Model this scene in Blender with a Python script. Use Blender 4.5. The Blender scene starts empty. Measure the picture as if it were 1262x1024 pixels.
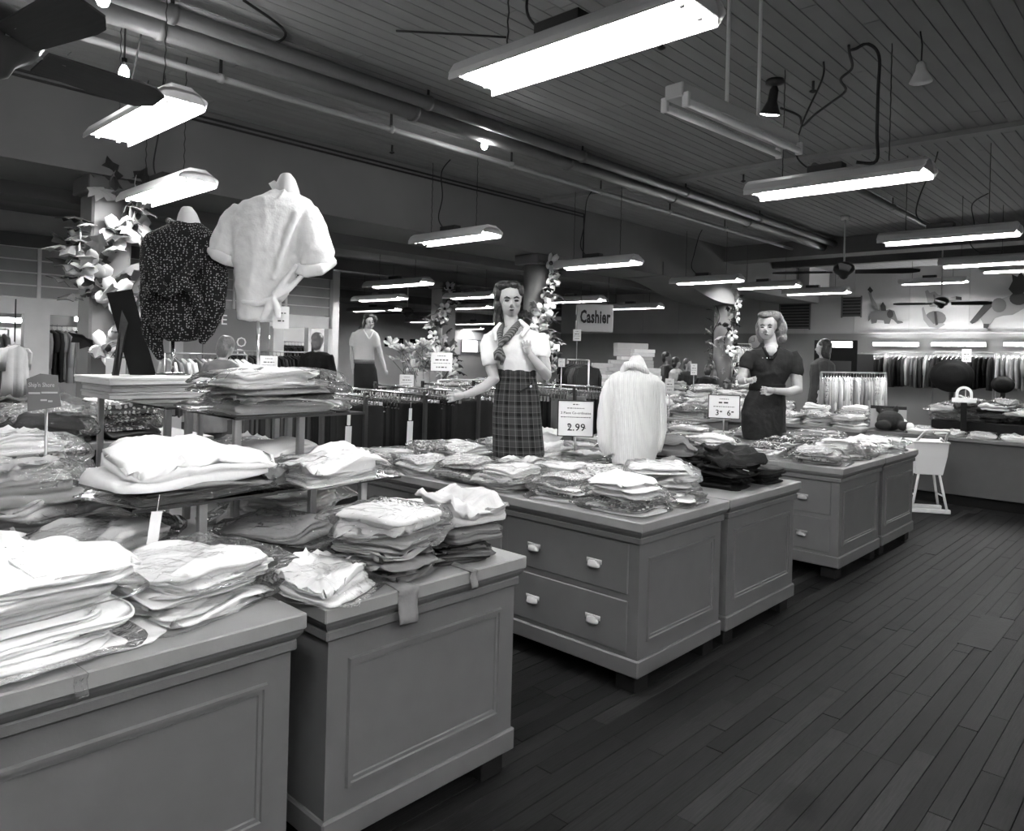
import bpy, bmesh, math, random
from mathutils import Vector, Matrix, noise
S = bpy.context.scene
C = S.collection
PI = math.pi
SX = bpy.data.scenes.new('workbench'); VX = SX.view_layers[0]      # empty side scene where meshes are fused, removed at the end
# ---------------------------------------------------------------- camera, world, exposure
FPX, YAW, ROLL, PX0, PY0, EYE = 914.7, .8181, -.02614, 631.0, 437.4, 1.55
FW = Vector((math.sin(YAW), math.cos(YAW), 0)); RT = Vector((math.cos(YAW), -math.sin(YAW), 0)); UP = Vector((0, 0, 1))
RT2 = RT*math.cos(ROLL) - UP*math.sin(ROLL)
DN2 = -RT*math.sin(ROLL) - UP*math.cos(ROLL)
EYEP = Vector((0, 0, EYE))
cd = bpy.data.cameras.new('camera'); cam = bpy.data.objects.new('camera', cd); C.objects.link(cam)
cd.sensor_width = 36; cd.lens = FPX/1262*36; cd.shift_y = -(512-PY0)/1262; cd.clip_start = .05; cd.clip_end = 200
cam.matrix_world = Matrix(((RT2.x, -DN2.x, -FW.x, 0), (RT2.y, -DN2.y, -FW.y, 0), (RT2.z, -DN2.z, -FW.z, EYE), (0, 0, 0, 1)))
S.camera = cam
w = bpy.data.worlds.new('world'); S.world = w; w.use_nodes = True
w.node_tree.nodes['Background'].inputs[0].default_value = (1, 1, 1, 1)
w.node_tree.nodes['Background'].inputs[1].default_value = .02
S.view_settings.view_transform = 'Standard'; S.view_settings.look = 'None'; S.view_settings.gamma = 1
S.view_settings.exposure = 1.6; S.view_settings.use_curve_mapping = False
TUBE = 40.0
# ---------------------------------------------------------------- surveying helpers (photo bearing -> place in the room)
def ray(x, y): return FW + RT2*((x-PX0)/FPX) + DN2*((y-PY0)/FPX)
def atz(x, y, z): d = ray(x, y); return EYEP + d*((z-EYE)/d.z)
def aty(x, y, v): d = ray(x, y); return EYEP + d*(v/d.y)
def atx(x, y, v): d = ray(x, y); return EYEP + d*(v/d.x)
def atd(x, y, t): return EYEP + ray(x, y)*t
# ---------------------------------------------------------------- object helpers
def tag(o, label, cat=None, group=None, kind=None):
    if label: o['label'] = label
    if cat: o['category'] = cat
    if group: o['group'] = group
    if kind: o['kind'] = kind
    return o
def empty(name, loc=(0, 0, 0), rz=0, label=None, cat=None, group=None, kind=None):
    o = bpy.data.objects.new(name, None); C.objects.link(o); o.location = loc; o.rotation_euler = (0, 0, rz); o.empty_display_size = .1
    return tag(o, label, cat, group, kind)
def link(name, me, m=None, parent=None, loc=None, rot=None, scl=None):
    o = bpy.data.objects.new(name, me); C.objects.link(o)
    if m:
        if not me.materials: me.materials.append(MAT[m])
        o.material_slots[0].link = 'OBJECT'; o.material_slots[0].material = MAT[m]
    if parent: o.parent = parent
    if loc is not None: o.location = loc
    if rot is not None: o.rotation_euler = rot
    if scl is not None: o.scale = scl
    return o
class MB:
    def __init__(s): s.v = []; s.f = []; s.uv = None
    def add(s, vs, fs):
        b = len(s.v); s.v += [tuple(p) for p in vs]; s.f += [tuple(i+b for i in f) for f in fs]; return s
    def box(s, x0, x1, y0, y1, z0, z1):
        return s.add([(x0,y0,z0),(x1,y0,z0),(x1,y1,z0),(x0,y1,z0),(x0,y0,z1),(x1,y0,z1),(x1,y1,z1),(x0,y1,z1)],
                     [(0,3,2,1),(4,5,6,7),(0,1,5,4),(1,2,6,5),(2,3,7,6),(3,0,4,7)])
    def cbox(s, c, sz): return s.box(c[0]-sz[0]/2, c[0]+sz[0]/2, c[1]-sz[1]/2, c[1]+sz[1]/2, c[2]-sz[2]/2, c[2]+sz[2]/2)
    def bbox(s, x0, x1, y0, y1, z0, z1, b=.006):      # box with chamfered edges
        bm = bmesh.new(); bmesh.ops.create_cube(bm, size=1)
        for v in bm.verts: v.co = ((x0+x1)/2+v.co.x*(x1-x0), (y0+y1)/2+v.co.y*(y1-y0), (z0+z1)/2+v.co.z*(z1-z0))
        bmesh.ops.bevel(bm, geom=bm.edges[:], offset=b, segments=1, affect='EDGES')
        bm.verts.index_update(); s.add([v.co[:] for v in bm.verts], [[v.index for v in f.verts] for f in bm.faces]); bm.free(); return s
    def rings(s, R, cap=True, closed=True):
        n = len(R[0]); vs = [p for r in R for p in r]; fs = []
        for k in range(len(R)-1):
            for i in range(n if closed else n-1):
                j = (i+1) % n; fs.append((k*n+i, k*n+j, (k+1)*n+j, (k+1)*n+i))
        if cap: fs.append(tuple(range(n-1, -1, -1))); fs.append(tuple((len(R)-1)*n+i for i in range(n)))
        return s.add(vs, fs)
    def tube(s, pts, r, n=8, cap=True):
        P = [Vector(p) for p in pts]; R = []; u = None
        for i, p in enumerate(P):
            t = (P[min(i+1, len(P)-1)]-P[max(i-1, 0)])
            t = t.normalized() if t.length > 1e-9 else Vector((0, 0, 1))
            if u is None: u = t.cross(Vector((.31, .17, .93)) if abs(t.z) < .9 else Vector((1, 0, 0))).normalized()
            else:
                u = u - t*u.dot(t); u = u.normalized() if u.length > 1e-6 else t.orthogonal().normalized()
            q = t.cross(u); rr = r[i] if isinstance(r, (list, tuple)) else r
            R.append([p+u*(rr*math.cos(2*PI*k/n))+q*(rr*math.sin(2*PI*k/n)) for k in range(n)])
        return s.rings(R, cap)
    def lathe(s, prof, n=20, c=(0, 0, 0)):
        return s.rings([[(c[0]+r*math.cos(2*PI*k/n), c[1]+r*math.sin(2*PI*k/n), c[2]+z) for k in range(n)] for r, z in prof])
    def prism(s, poly, o, a, b, h):                    # polygon (u,v) in the plane o + a*u + b*v, thickness h along a x b
        a = Vector(a); b = Vector(b); o = Vector(o); nn = a.cross(b).normalized()*h
        R = [[o+a*u+b*v for u, v in poly], [o+a*u+b*v+nn for u, v in poly]]
        return s.rings(R)
    def quad(s, a, b, c, d): return s.add([a, b, c, d], [(0, 1, 2, 3)])
    def mesh(s, name='m', smooth=False):
        me = bpy.data.meshes.new(name); me.from_pydata(s.v, [], s.f); me.update()
        bm = bmesh.new(); bm.from_mesh(me); bmesh.ops.recalc_face_normals(bm, faces=bm.faces[:]); bm.to_mesh(me); bm.free()
        if smooth: me.polygons.foreach_set('use_smooth', [True]*len(me.polygons))
        return me
    def build(s, name, m, parent=None, smooth=False, loc=None, rot=None): return link(name, s.mesh(name, smooth), m, parent, loc, rot)
def struct(o, label=None): o['kind'] = 'structure'; return tag(o, label)
def lookat_rz(d): return math.atan2(d.y, d.x)
# ---------------------------------------------------------------- materials
MAT = {}
def mat(name, g, rough=.6, noise_s=0, noise_a=0, bump=0, bump_s=60, metal=0, spec=.4, stretch=None):
    m = bpy.data.materials.new(name); m.use_nodes = True; nt = m.node_tree; b = nt.nodes['Principled BSDF']
    b.inputs['Base Color'].default_value = (g, g, g, 1); b.inputs['Roughness'].default_value = rough
    b.inputs['Metallic'].default_value = metal; b.inputs['Specular IOR Level'].default_value = spec
    tc = nt.nodes.new('ShaderNodeTexCoord'); mp = nt.nodes.new('ShaderNodeMapping'); nt.links.new(tc.outputs['Object'], mp.inputs[0])
    if stretch: mp.inputs['Scale'].default_value = stretch
    if noise_s:
        n = nt.nodes.new('ShaderNodeTexNoise'); n.inputs['Scale'].default_value = noise_s; n.inputs['Detail'].default_value = 5
        nt.links.new(mp.outputs[0], n.inputs[0]); r = nt.nodes.new('ShaderNodeMapRange')
        r.inputs['From Min'].default_value = .3; r.inputs['From Max'].default_value = .7
        r.inputs['To Min'].default_value = g*(1-noise_a); r.inputs['To Max'].default_value = g*(1+noise_a)
        nt.links.new(n.outputs[0], r.inputs[0]); nt.links.new(r.outputs[0], b.inputs['Base Color'])
    if bump:
        n2 = nt.nodes.new('ShaderNodeTexNoise'); n2.inputs['Scale'].default_value = bump_s; n2.inputs['Detail'].default_value = 3
        nt.links.new(mp.outputs[0], n2.inputs[0]); bp = nt.nodes.new('ShaderNodeBump'); bp.inputs['Strength'].default_value = bump; bp.inputs['Distance'].default_value = .01
        nt.links.new(n2.outputs[0], bp.inputs['Height']); nt.links.new(bp.outputs[0], b.inputs['Normal'])
    MAT[name] = m; return m
def emit(name, g, st):
    m = mat(name, g); b = m.node_tree.nodes['Principled BSDF']
    b.inputs['Emission Color'].default_value = (1, 1, 1, 1); b.inputs['Emission Strength'].default_value = st
# setting
mat('floor_under', .004, .8)
for i, g in enumerate((.006, .0078, .0096, .0115, .0165)): mat('plank%d' % i, g, .58, 14, .40, .12, 40, stretch=(.6, 9, 9), spec=.07)
for i in range(5):
    nt = MAT['plank%d' % i].node_tree; bs = nt.nodes['Principled BSDF']; old = bs.inputs['Base Color'].links[0].from_socket
    ge = nt.nodes.new('ShaderNodeNewGeometry'); n = nt.nodes.new('ShaderNodeTexNoise'); n.inputs['Scale'].default_value = 3.2; n.inputs['Detail'].default_value = 4; nt.links.new(ge.outputs['Position'], n.inputs[0])
    r = nt.nodes.new('ShaderNodeMapRange'); r.inputs['From Min'].default_value = .60; r.inputs['From Max'].default_value = .72; r.inputs['To Min'].default_value = 1; r.inputs['To Max'].default_value = .35; nt.links.new(n.outputs[0], r.inputs[0])
    mu = nt.nodes.new('ShaderNodeMath'); mu.operation = 'MULTIPLY'; nt.links.new(old, mu.inputs[0]); nt.links.new(r.outputs[0], mu.inputs[1]); nt.links.new(mu.outputs[0], bs.inputs['Base Color'])
mat('patch', .005, .6, 12, .3, .1, 40, spec=.12)
mat('ceil_board', .26, .75, 3, .12); mat('ceil_under', .10, .8); mat('ceil_rear', .18, .8, 2, .15)
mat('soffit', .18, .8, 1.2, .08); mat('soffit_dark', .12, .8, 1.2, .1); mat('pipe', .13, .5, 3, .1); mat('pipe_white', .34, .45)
mat('wall_light', .46, .8, 1.5, .06); mat('wall_dado', .21, .8, 1.5, .06); mat('wall_grey', .40, .8, 1.5, .06); mat('column', .17, .6, 2, .1)
mat('part_cream', .75, .6, 4, .05); mat('louver', .34, .6, 3, .08); mat('vent_dark', .03, .6)
# paint, metal, glass
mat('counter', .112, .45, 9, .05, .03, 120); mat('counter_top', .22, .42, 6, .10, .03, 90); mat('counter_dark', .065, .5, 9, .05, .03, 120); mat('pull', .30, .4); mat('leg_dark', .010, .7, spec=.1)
mat('enamel', .58, .35); mat('enamel_grey', .50, .4); mat('black', .006, .6, spec=.12); mat('black_metal', .025, .4); mat('chrome', .7, .2, metal=1)
mat('brass_dull', .38, .35, metal=.6); mat('steel', .35, .35, metal=.8); mat('wood_dark', .015, .5, 8, .3, stretch=(1, 12, 12)); mat('white_paint', .75, .5)
mat('cord', .02, .6); mat('card', .80, .6); mat('card_grey', .16, .6); mat('card_mid', .42, .6); mat('ink', .015, .6); mat('ink_pale', .55, .6)
emit('tube_lit', .9, TUBE); mat('tube_off', .75, .3); emit('bulb_lit', .9, 120); emit('flood_lit', .9, 12); emit('sign_lit', .8, .0)
emit('window_lit', .8, 3.0)
# cloth
for n, g in dict(white=.80, offwhite=.74, light=.58, pale=.46, mid=.27, grey=.17, dark=.052, charcoal=.020, black=.008).items():
    mat('c_'+n, g, .85, 5, .06, .25, 55, spec=.15)
mat('knit', .64, .9, spec=.1); mat('skin', .36, .5); mat('skin_dark', .20, .5); mat('form', .60, .5, 6, .05); mat('hair_dark', .018, .35, 0, 0, .6, 90); mat('hair_mid', .14, .4, 0, 0, .6, 80)
mat('lips', .06, .35); mat('eye_white', .7, .3); mat('eye_dark', .02, .3)
mat('petal', .80, .7); mat('petal_grey', .45, .7); mat('leaf_dark', .035, .6); mat('leaf_mid', .13, .6); mat('leaf_pale', .36, .6)
mat('box_white', .72, .6, 4, .05); mat('box_grey', .42, .6, 4, .08); mat('plush', .02, .95, 0, 0, .8, 150); mat('paint_grey', .13, .7); mat('paint_dark', .035, .7); mat('paint_light', .24, .7)
def nodes(name): nt = MAT[name].node_tree; return nt, nt.nodes['Principled BSDF']
def math_n(nt, op, a, b=None):
    n = nt.nodes.new('ShaderNodeMath'); n.operation = op
    for i, x in enumerate((a, b)):
        if x is None: continue
        if isinstance(x, (int, float)): n.inputs[i].default_value = x
        else: nt.links.new(x, n.inputs[i])
    return n.outputs[0]
def mixg(nt, fac, g0, g1):
    n = nt.nodes.new('ShaderNodeMapRange'); n.inputs['To Min'].default_value = g0; n.inputs['To Max'].default_value = g1; nt.links.new(fac, n.inputs[0]); return n.outputs[0]
# dotted print: a fine regular lattice of pale dots on near-black cotton
def dots(name, base, dot, scale, r):
    mat(name, base, .8, spec=.15); nt, b = nodes(name)
    tc = nt.nodes.new('ShaderNodeTexCoord'); v = nt.nodes.new('ShaderNodeTexVoronoi'); v.inputs['Scale'].default_value = scale; v.inputs['Randomness'].default_value = .55
    nt.links.new(tc.outputs['Object'], v.inputs['Vector']); f = math_n(nt, 'LESS_THAN', v.outputs['Distance'], r); nt.links.new(mixg(nt, f, base, dot), b.inputs['Base Color'])
dots('dot_print', .016, .36, 95, .30); dots('floral_print', .10, .7, 45, .38); dots('floral_pale', .62, .18, 40, .33); dots('sequin', .34, .8, 90, .34)
# plaid: dark checks with pale pinstripes, laid out by height and by the angle around the hips (UV)
mat('plaid', .03, .85, spec=.1); nt, b = nodes('plaid')
uv = nt.nodes.new('ShaderNodeUVMap'); sp = nt.nodes.new('ShaderNodeSeparateXYZ'); nt.links.new(uv.outputs[0], sp.inputs[0])
def stripe(ax, n, lo, hi): 
    fr = math_n(nt, 'FRACT', math_n(nt, 'MULTIPLY', sp.outputs[ax], n)); return math_n(nt, 'MULTIPLY', math_n(nt, 'GREATER_THAN', fr, lo), math_n(nt, 'LESS_THAN', fr, hi))
band = math_n(nt, 'ADD', stripe(1, 8.0, .0, .32), stripe(0, 12, .0, .3)); pin = math_n(nt, 'ADD', stripe(1, 16.0, .6, .68), stripe(0, 24, .6, .70))
col = math_n(nt, 'ADD', math_n(nt, 'SUBTRACT', .042, math_n(nt, 'MULTIPLY', band, .017)), math_n(nt, 'MULTIPLY', pin, .050)); nt.links.new(col, b.inputs['Base Color'])
# wall-garment stripe and scarf stripe
mat('scarf', .03, .6, spec=.3); nt, b = nodes('scarf'); wv = nt.nodes.new('ShaderNodeTexWave'); wv.inputs['Scale'].default_value = 22; wv.bands_direction = 'DIAGONAL'
tc = nt.nodes.new('ShaderNodeTexCoord'); nt.links.new(tc.outputs['Object'], wv.inputs[0]); nt.links.new(mixg(nt, wv.outputs[1], .02, .16), b.inputs['Base Color'])
# ribbed knit: vertical ribs cut into the surface around the body
nt, b = nodes('knit'); tc = nt.nodes.new('ShaderNodeTexCoord'); wv = nt.nodes.new('ShaderNodeTexWave'); wv.inputs['Scale'].default_value = 28; wv.inputs['Distortion'].default_value = .6; mp = nt.nodes.new('ShaderNodeMapping'); mp.inputs['Rotation'].default_value = (0, 0, YAW)
nt.links.new(tc.outputs['Object'], mp.inputs[0]); nt.links.new(mp.outputs[0], wv.inputs[0]); bp = nt.nodes.new('ShaderNodeBump'); bp.inputs['Strength'].default_value = .5; bp.inputs['Distance'].default_value = .006; nt.links.new(wv.outputs[1], bp.inputs['Height']); nt.links.new(bp.outputs[0], b.inputs['Normal'])
def thin(name, tint, gloss, rough, white=0):
    m = bpy.data.materials.new(name); m.use_nodes = True; nt = m.node_tree; nt.nodes.clear()
    out = nt.nodes.new('ShaderNodeOutputMaterial'); t = nt.nodes.new('ShaderNodeBsdfTransparent'); t.inputs[0].default_value = (tint, tint, tint, 1)
    g = nt.nodes.new('ShaderNodeBsdfGlossy'); g.inputs['Roughness'].default_value = rough; fr = nt.nodes.new('ShaderNodeLayerWeight'); fr.inputs[0].default_value = gloss
    tc = nt.nodes.new('ShaderNodeTexCoord'); n = nt.nodes.new('ShaderNodeTexNoise'); n.inputs['Scale'].default_value = 26; n.inputs['Detail'].default_value = 3; n.inputs['Distortion'].default_value = 1.2
    nt.links.new(tc.outputs['Object'], n.inputs[0]); bp = nt.nodes.new('ShaderNodeBump'); bp.inputs['Strength'].default_value = .6 if white else 0; bp.inputs['Distance'].default_value = .02
    nt.links.new(n.outputs[0], bp.inputs['Height']); nt.links.new(bp.outputs[0], g.inputs['Normal']); nt.links.new(bp.outputs[0], fr.inputs['Normal'])
    mx = nt.nodes.new('ShaderNodeMixShader'); nt.links.new(fr.outputs['Fresnel'], mx.inputs[0]); nt.links.new(t.outputs[0], mx.inputs[1]); nt.links.new(g.outputs[0], mx.inputs[2])
    if white:
        d = nt.nodes.new('ShaderNodeBsdfDiffuse'); d.inputs[0].default_value = (.8, .8, .8, 1); m2 = nt.nodes.new('ShaderNodeMixShader'); m2.inputs[0].default_value = white
        nt.links.new(mx.outputs[0], m2.inputs[1]); nt.links.new(d.outputs[0], m2.inputs[2]); nt.links.new(m2.outputs[0], out.inputs[0])
    else: nt.links.new(mx.outputs[0], out.inputs[0])
    MAT[name] = m
thin('poly', .995, .16, .10, .04); thin('glass', .86, .25, .02)
# stuff for lettering
def text_mesh(body, size, ext=.0015, bold=0):
    cu = bpy.data.curves.new('t', 'FONT'); cu.body = body; cu.size = size; cu.align_x = 'CENTER'; cu.align_y = 'CENTER'; cu.extrude = ext; cu.space_character = 1.06 if bold else 1; cu.offset = bold; cu.resolution_u = 2
    o = bpy.data.objects.new('t', cu); SX.collection.objects.link(o); VX.update()
    me = bpy.data.meshes.new_from_object(o.evaluated_get(VX.depsgraph)); bpy.data.objects.remove(o); me.materials.clear(); return me
# ================================================================ THE SETTING
ZC = 3.85; XR = 19.0; YS = 7.2; YP = 13.0
rnd = random.Random(7)
def seen(p):
    q = Vector(p)-EYEP; t = q.dot(FW)
    if t < .2: return -1
    x = PX0+FPX*q.dot(RT2)/t; y = PY0+FPX*q.dot(DN2)/t
    return t if -30 < x < 1292 and -30 < y < 1054 else -1
def boards(parent, name, x0, x1, y0, y1, wd, gap, zb, th, lmin, lmax, mats, cap=300):
    rows = int((y1-y0)/wd); pieces = []; unit = {}
    for r in range(rows):
        x = x0 - rnd.random()*lmax; y = y0+r*wd
        while x < x1:
            L = rnd.uniform(lmin, lmax); a, b = max(x, x0), min(x+L, x1); x += L
            if b-a > .12: pieces.append((a, b, y, rnd.randrange(len(mats)), rnd.uniform(-.0012, .0012)))
    def size(p):
        best = 0
        for k in range(5):
            t = seen((p[0]+(p[1]-p[0])*k/4, p[2], zb))
            if t > 0: best = max(best, (p[1]-p[0])/t/t)
        return best
    pieces.sort(key=size, reverse=True)
    for i, (a, b, y, m, dz) in enumerate(pieces[:cap]):
        Lq = round((b-a)*5)/5 or .2
        if Lq not in unit: unit[Lq] = MB().bbox(-.5, .5, 0, wd-gap, 0, th, .0012).mesh('board')
        o = link(name, unit[Lq], mats[m], parent, (( a+b)/2, y, zb-th/2+dz), None, (b-a-gap, 1, 1))
    rest = MB(); mi = []
    for a, b, y, m, dz in pieces[cap:]:
        rest.box(a, b-gap, y, y+wd-gap, zb-th/2+dz, zb+th/2+dz); mi += [m]*6
    me = bpy.data.meshes.new(name+'_rest'); me.from_pydata(rest.v, [], rest.f)
    for m in mats: me.materials.append(MAT[m])
    me.polygons.foreach_set('material_index', mi); o = bpy.data.objects.new(name+'_rest', me); C.objects.link(o); o.parent = parent; o['kind'] = 'stuff'; tag(o, 'the further narrow boards')
fl = MB().box(-3, 36, -4.5, 27, -.08, -.016).build('floor', 'floor_under'); struct(fl, 'worn dark hardwood strip floor')
boards(fl, 'floor_board', -3, XR, -4.5, 12.8, .0762, .0022, -.008, .016, .5, 1.9, ['plank0', 'plank1', 'plank1', 'plank2', 'plank2', 'plank2', 'plank3', 'plank3', 'plank4'])
pt = MB().box(4.77, 5.44, .828, .992, 0, .0035).build('floor_patch', 'patch', fl); tag(pt, 'dark rectangular patch let into the boards')
ce = MB().box(-3, XR, -4.5, YS+1.6, ZC+.02, ZC+.1).build('ceiling', 'ceil_under'); struct(ce, 'dark painted ceiling of narrow tongue and groove boards')
boards(ce, 'ceiling_board', -3, XR, -4.5, YS, .118, .006, ZC+.01, .02, 2.5, 6.0, ['ceil_board'], 290)
# header strips crossing the ceiling
e1 = atz(1045, 183, ZC)
struct(MB().box(e1.x, e1.x+.14, -4.5, YS, ZC-.05, ZC+.005).build('trim_1', 'ceil_board'), 'thin trim strip across the boarded ceiling')
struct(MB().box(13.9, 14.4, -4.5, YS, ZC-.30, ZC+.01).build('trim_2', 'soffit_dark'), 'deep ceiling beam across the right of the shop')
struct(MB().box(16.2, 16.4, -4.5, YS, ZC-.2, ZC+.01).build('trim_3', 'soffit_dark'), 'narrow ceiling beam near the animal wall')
# long soffit on the column line with its second, lower step
struct(MB().box(-3, XR, YS, YS+1.0, 3.06, ZC+.01).build('wall_soffit', 'soffit'), 'long plain grey soffit above the columns')
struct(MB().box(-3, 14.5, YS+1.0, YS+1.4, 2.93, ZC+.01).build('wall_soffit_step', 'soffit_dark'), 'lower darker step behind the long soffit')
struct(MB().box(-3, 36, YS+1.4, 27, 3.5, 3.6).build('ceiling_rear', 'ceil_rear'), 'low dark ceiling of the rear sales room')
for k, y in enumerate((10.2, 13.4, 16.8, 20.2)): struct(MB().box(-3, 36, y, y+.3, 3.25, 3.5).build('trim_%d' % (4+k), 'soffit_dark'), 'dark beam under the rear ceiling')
# curved duct shoulder where the soffit dies towards the cashier wall
R = []
for k in range(15):
    t = k/14; x = 11.6+t*3.0; zb = 3.06-.34*math.sin(min(1, t*1.25)*PI/2)**2; R.append([(x, YS-.02, 3.3), (x, YS+.9, 3.3), (x, YS+.9, zb), (x, YS+.45, zb-.03), (x, YS-.02, zb)])
struct(MB().rings(R).build('wall_duct', 'soffit', None, False), 'curved duct shoulder under the soffit')
# outer walls
wr = MB().box(XR, XR+.2, -4.5, 15.6, 2.32, ZC+.6).build('wall_right', 'wall_light'); struct(wr, 'pale panelled wall with circus animal cutouts')
MB().box(XR-.01, XR+.2, -4.5, 15.6, 0, 2.29).build('lower_panel', 'wall_dado', wr); MB().box(XR-.03, XR+.2, -4.5, 15.6, 2.29, 2.32).build('rail', 'wall_grey', wr)
for k in range(14): MB().box(XR-.012, XR, -1+k*1.22, -1+k*1.22+.012, 2.32, ZC+.4).build('panel_joint', 'wall_grey', wr)
struct(MB().box(-3, 36, 26, 26.2, 0, 3.6).build('wall_back', 'wall_light'), 'pale far wall of the rear room')
struct(MB().box(36, 36.2, 15, 26, 0, 3.6).build('wall_far_right', 'wall_light'), 'far side wall of the rear room')
struct(MB().box(XR+.2, 36, 15.4, 15.6, 0, 3.6).build('wall_return', 'wall_grey'), 'wall returning behind the cashier wall')
struct(MB().box(-3.2, -3, -4.5, 27, 0, 4).build('wall_left', 'wall_grey'), 'plain wall at the left end of the shop')
struct(MB().box(-3, XR, -4.7, -4.5, 0, 4).build('wall_front', 'wall_grey'), 'plain wall on the street side of the shop')
# sloping bulkhead (stair underside) on the right wall
g = [(6.95, 3.28), (9.3, 3.75), (9.3, 4.3), (6.95, 4.3)]
struct(MB().prism(g, (XR-1.3, 0, 0), (0, 1, 0), (0, 0, 1), 1.32).build('wall_bulkhead', 'wall_light'), 'pale bulkhead with sloping underside on the right wall')
# ventilation grilles
def grille(y0, y1, z0, z1, label, n):
    e = empty('ventilation_grille', (XR-.03, (y0+y1)/2, z0), 0, label, 'grille', 'wall grilles')
    MB().box(.0, .03, (y0-y1)/2, (y1-y0)/2, 0, z1-z0).build('backing', 'vent_dark', e)
    for k in range(n): MB().add([(-.03, (y0-y1)/2, (k+.15)*(z1-z0)/n), (-.03, (y1-y0)/2, (k+.15)*(z1-z0)/n), (0, (y1-y0)/2, (k+.6)*(z1-z0)/n), (0, (y0-y1)/2, (k+.6)*(z1-z0)/n)], [(0, 1, 2, 3)]).build('slat', 'paint_grey', e)
    MB().box(-.035, 0, (y0-y1)/2-.03, (y0-y1)/2, -.03, z1-z0+.03).build('frame', 'paint_grey', e); MB().box(-.035, 0, (y1-y0)/2, (y1-y0)/2+.03, -.03, z1-z0+.03).build('frame', 'paint_grey', e)
    return e
a, b = atx(961, 405, XR-.05), atx(998, 365, XR-.05); grille(b.y, a.y, a.z, b.z, 'large dark louvred grille behind the dark dressed mannequin', 11)
a, b = atx(1038, 390, XR-.05), atx(1061, 366, XR-.05); grille(b.y, a.y, a.z, b.z, 'small dark louvred grille left of the elephant cutout', 6)
# left partition: battened panels over lit openings
pw = MB().box(-3, 2.2, YP, YP+.12, 0, 3.55).build('wall_partition', 'part_cream'); struct(pw, 'cream partition with battened panels above lit openings')
XA, XB = 2.2, 8.45
MB().box(XA, XB, YP-.02, YP+.14, 1.98, 2.22).build('lintel', 'part_cream', pw)
MB().box(XA, XB, YP-.06, YP+.14, 2.98, 3.18).build('head_beam', 'soffit_dark', pw)
MB().box(XA, XB, YP+.04, YP+.12, 3.18, 3.55).build('upper_wall', 'wall_light', pw)
bx = [XA, 3.30, 4.25, 5.35, 6.4, 7.45, XB]
for i in range(len(bx)-1):
    for k in range(4):
        z = 2.22+k*.19; MB().bbox(bx[i]+.02, bx[i+1]-.02, YP, YP+.06, z+.012, z+.182, .004).build('panel', 'louver', pw)
        MB().box(bx[i], bx[i+1], YP-.015, YP+.03, z+.18, z+.2).build('batten', 'part_cream', pw)
    MB().box(bx[i]-.02, bx[i]+.03, YP-.02, YP+.05, 2.22, 2.98).build('upright', 'part_cream', pw)
MB().box(XB-.03, XB+.05, YP-.02, YP+.14, 1.9, 3.3).build('end_post', 'louver', pw)
for xa, xb in ((3.12, 3.46), (4.36, 4.44), (5.32, 5.5), (7.2, 7.42), (7.95, 8.02), (8.4, 8.5)):
    MB().box(xa, xb, YP-.03, YP+.12, 0, 1.98).build('post', 'part_cream', pw)
struct(MB().box(XA-.5, 10.2, 15.3, 15.4, 0, 3.5).build('wall_stock', 'wall_light'), 'light wall behind the partition openings')
# ---------------------------------------------------------------- pipes
def pipe(y, z, r, m, label, x0=-3, x1=13.95, hang=2.2):
    e = empty('ceiling_pipe', (x0, y, z), 0, label, 'pipe', 'pipes along the ceiling')
    MB().tube([(0, 0, 0), (x1-x0, 0, 0)], r, 14).build('tube', m, e, True)
    for k in range(int((x1-x0)/hang)):
        x = .6+k*hang; MB().tube([(x-.02, 0, 0), (x+.02, 0, 0)], r+.012, 14).build('collar', m, e, True); MB().box(x-.012, x+.012, -.004, .004, r, ZC-z).build('strap', 'black_metal', e)
pipe(5.02, 3.735, .055, 'pipe', 'upper pale pipe of the pair slung under the ceiling')
pipe(5.22, 3.70, .075, 'pipe', 'thick lower pipe of the pair slung under the ceiling')
pipe(5.80, 3.70, .026, 'pipe_white', 'thin white sprinkler pipe nearest the soffit', hang=1.7)
pipe(3.2, 3.72, .035, 'pipe', 'thin dark pipe crossing the right ceiling', 8.2, 13.9)
e = empty('wire_conduit', (-3, YS-.05, 3.78), 0, 'dark twin conduit along the top of the soffit', 'conduit'); MB().tube([(0, 0, 0), (12.2, 0, 0)], .012, 6).tube([(0, .02, -.04), (12.2, .02, -.04)], .012, 6).build('wire', 'cord', e)
MB().tube([(12.2, 0, 0), (12.2, 0, -.7)], .012, 6).build('drop', 'cord', e)
for p in ((815, 62), (483, 190), (1002, 115), (916, 225)):
    q = atz(p[0], p[1], 3.75); o = MB().tube([(0, 0, .1), (0, 0, .03)], .012, 8).lathe([(.006, .03), (.03, .02), (.03, .012), (.006, .0)], 10).build('sprinkler_head', 'black_metal', None, True, q)
    tag(o, {815: 'dark sprinkler head beside the bare strip light', 483: 'dark sprinkler head above the long soffit', 1002: 'dark sprinkler head right of the flood lamp', 916: 'dark sprinkler head left of the right fluorescent light'}[p[0]], 'sprinkler')
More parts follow.
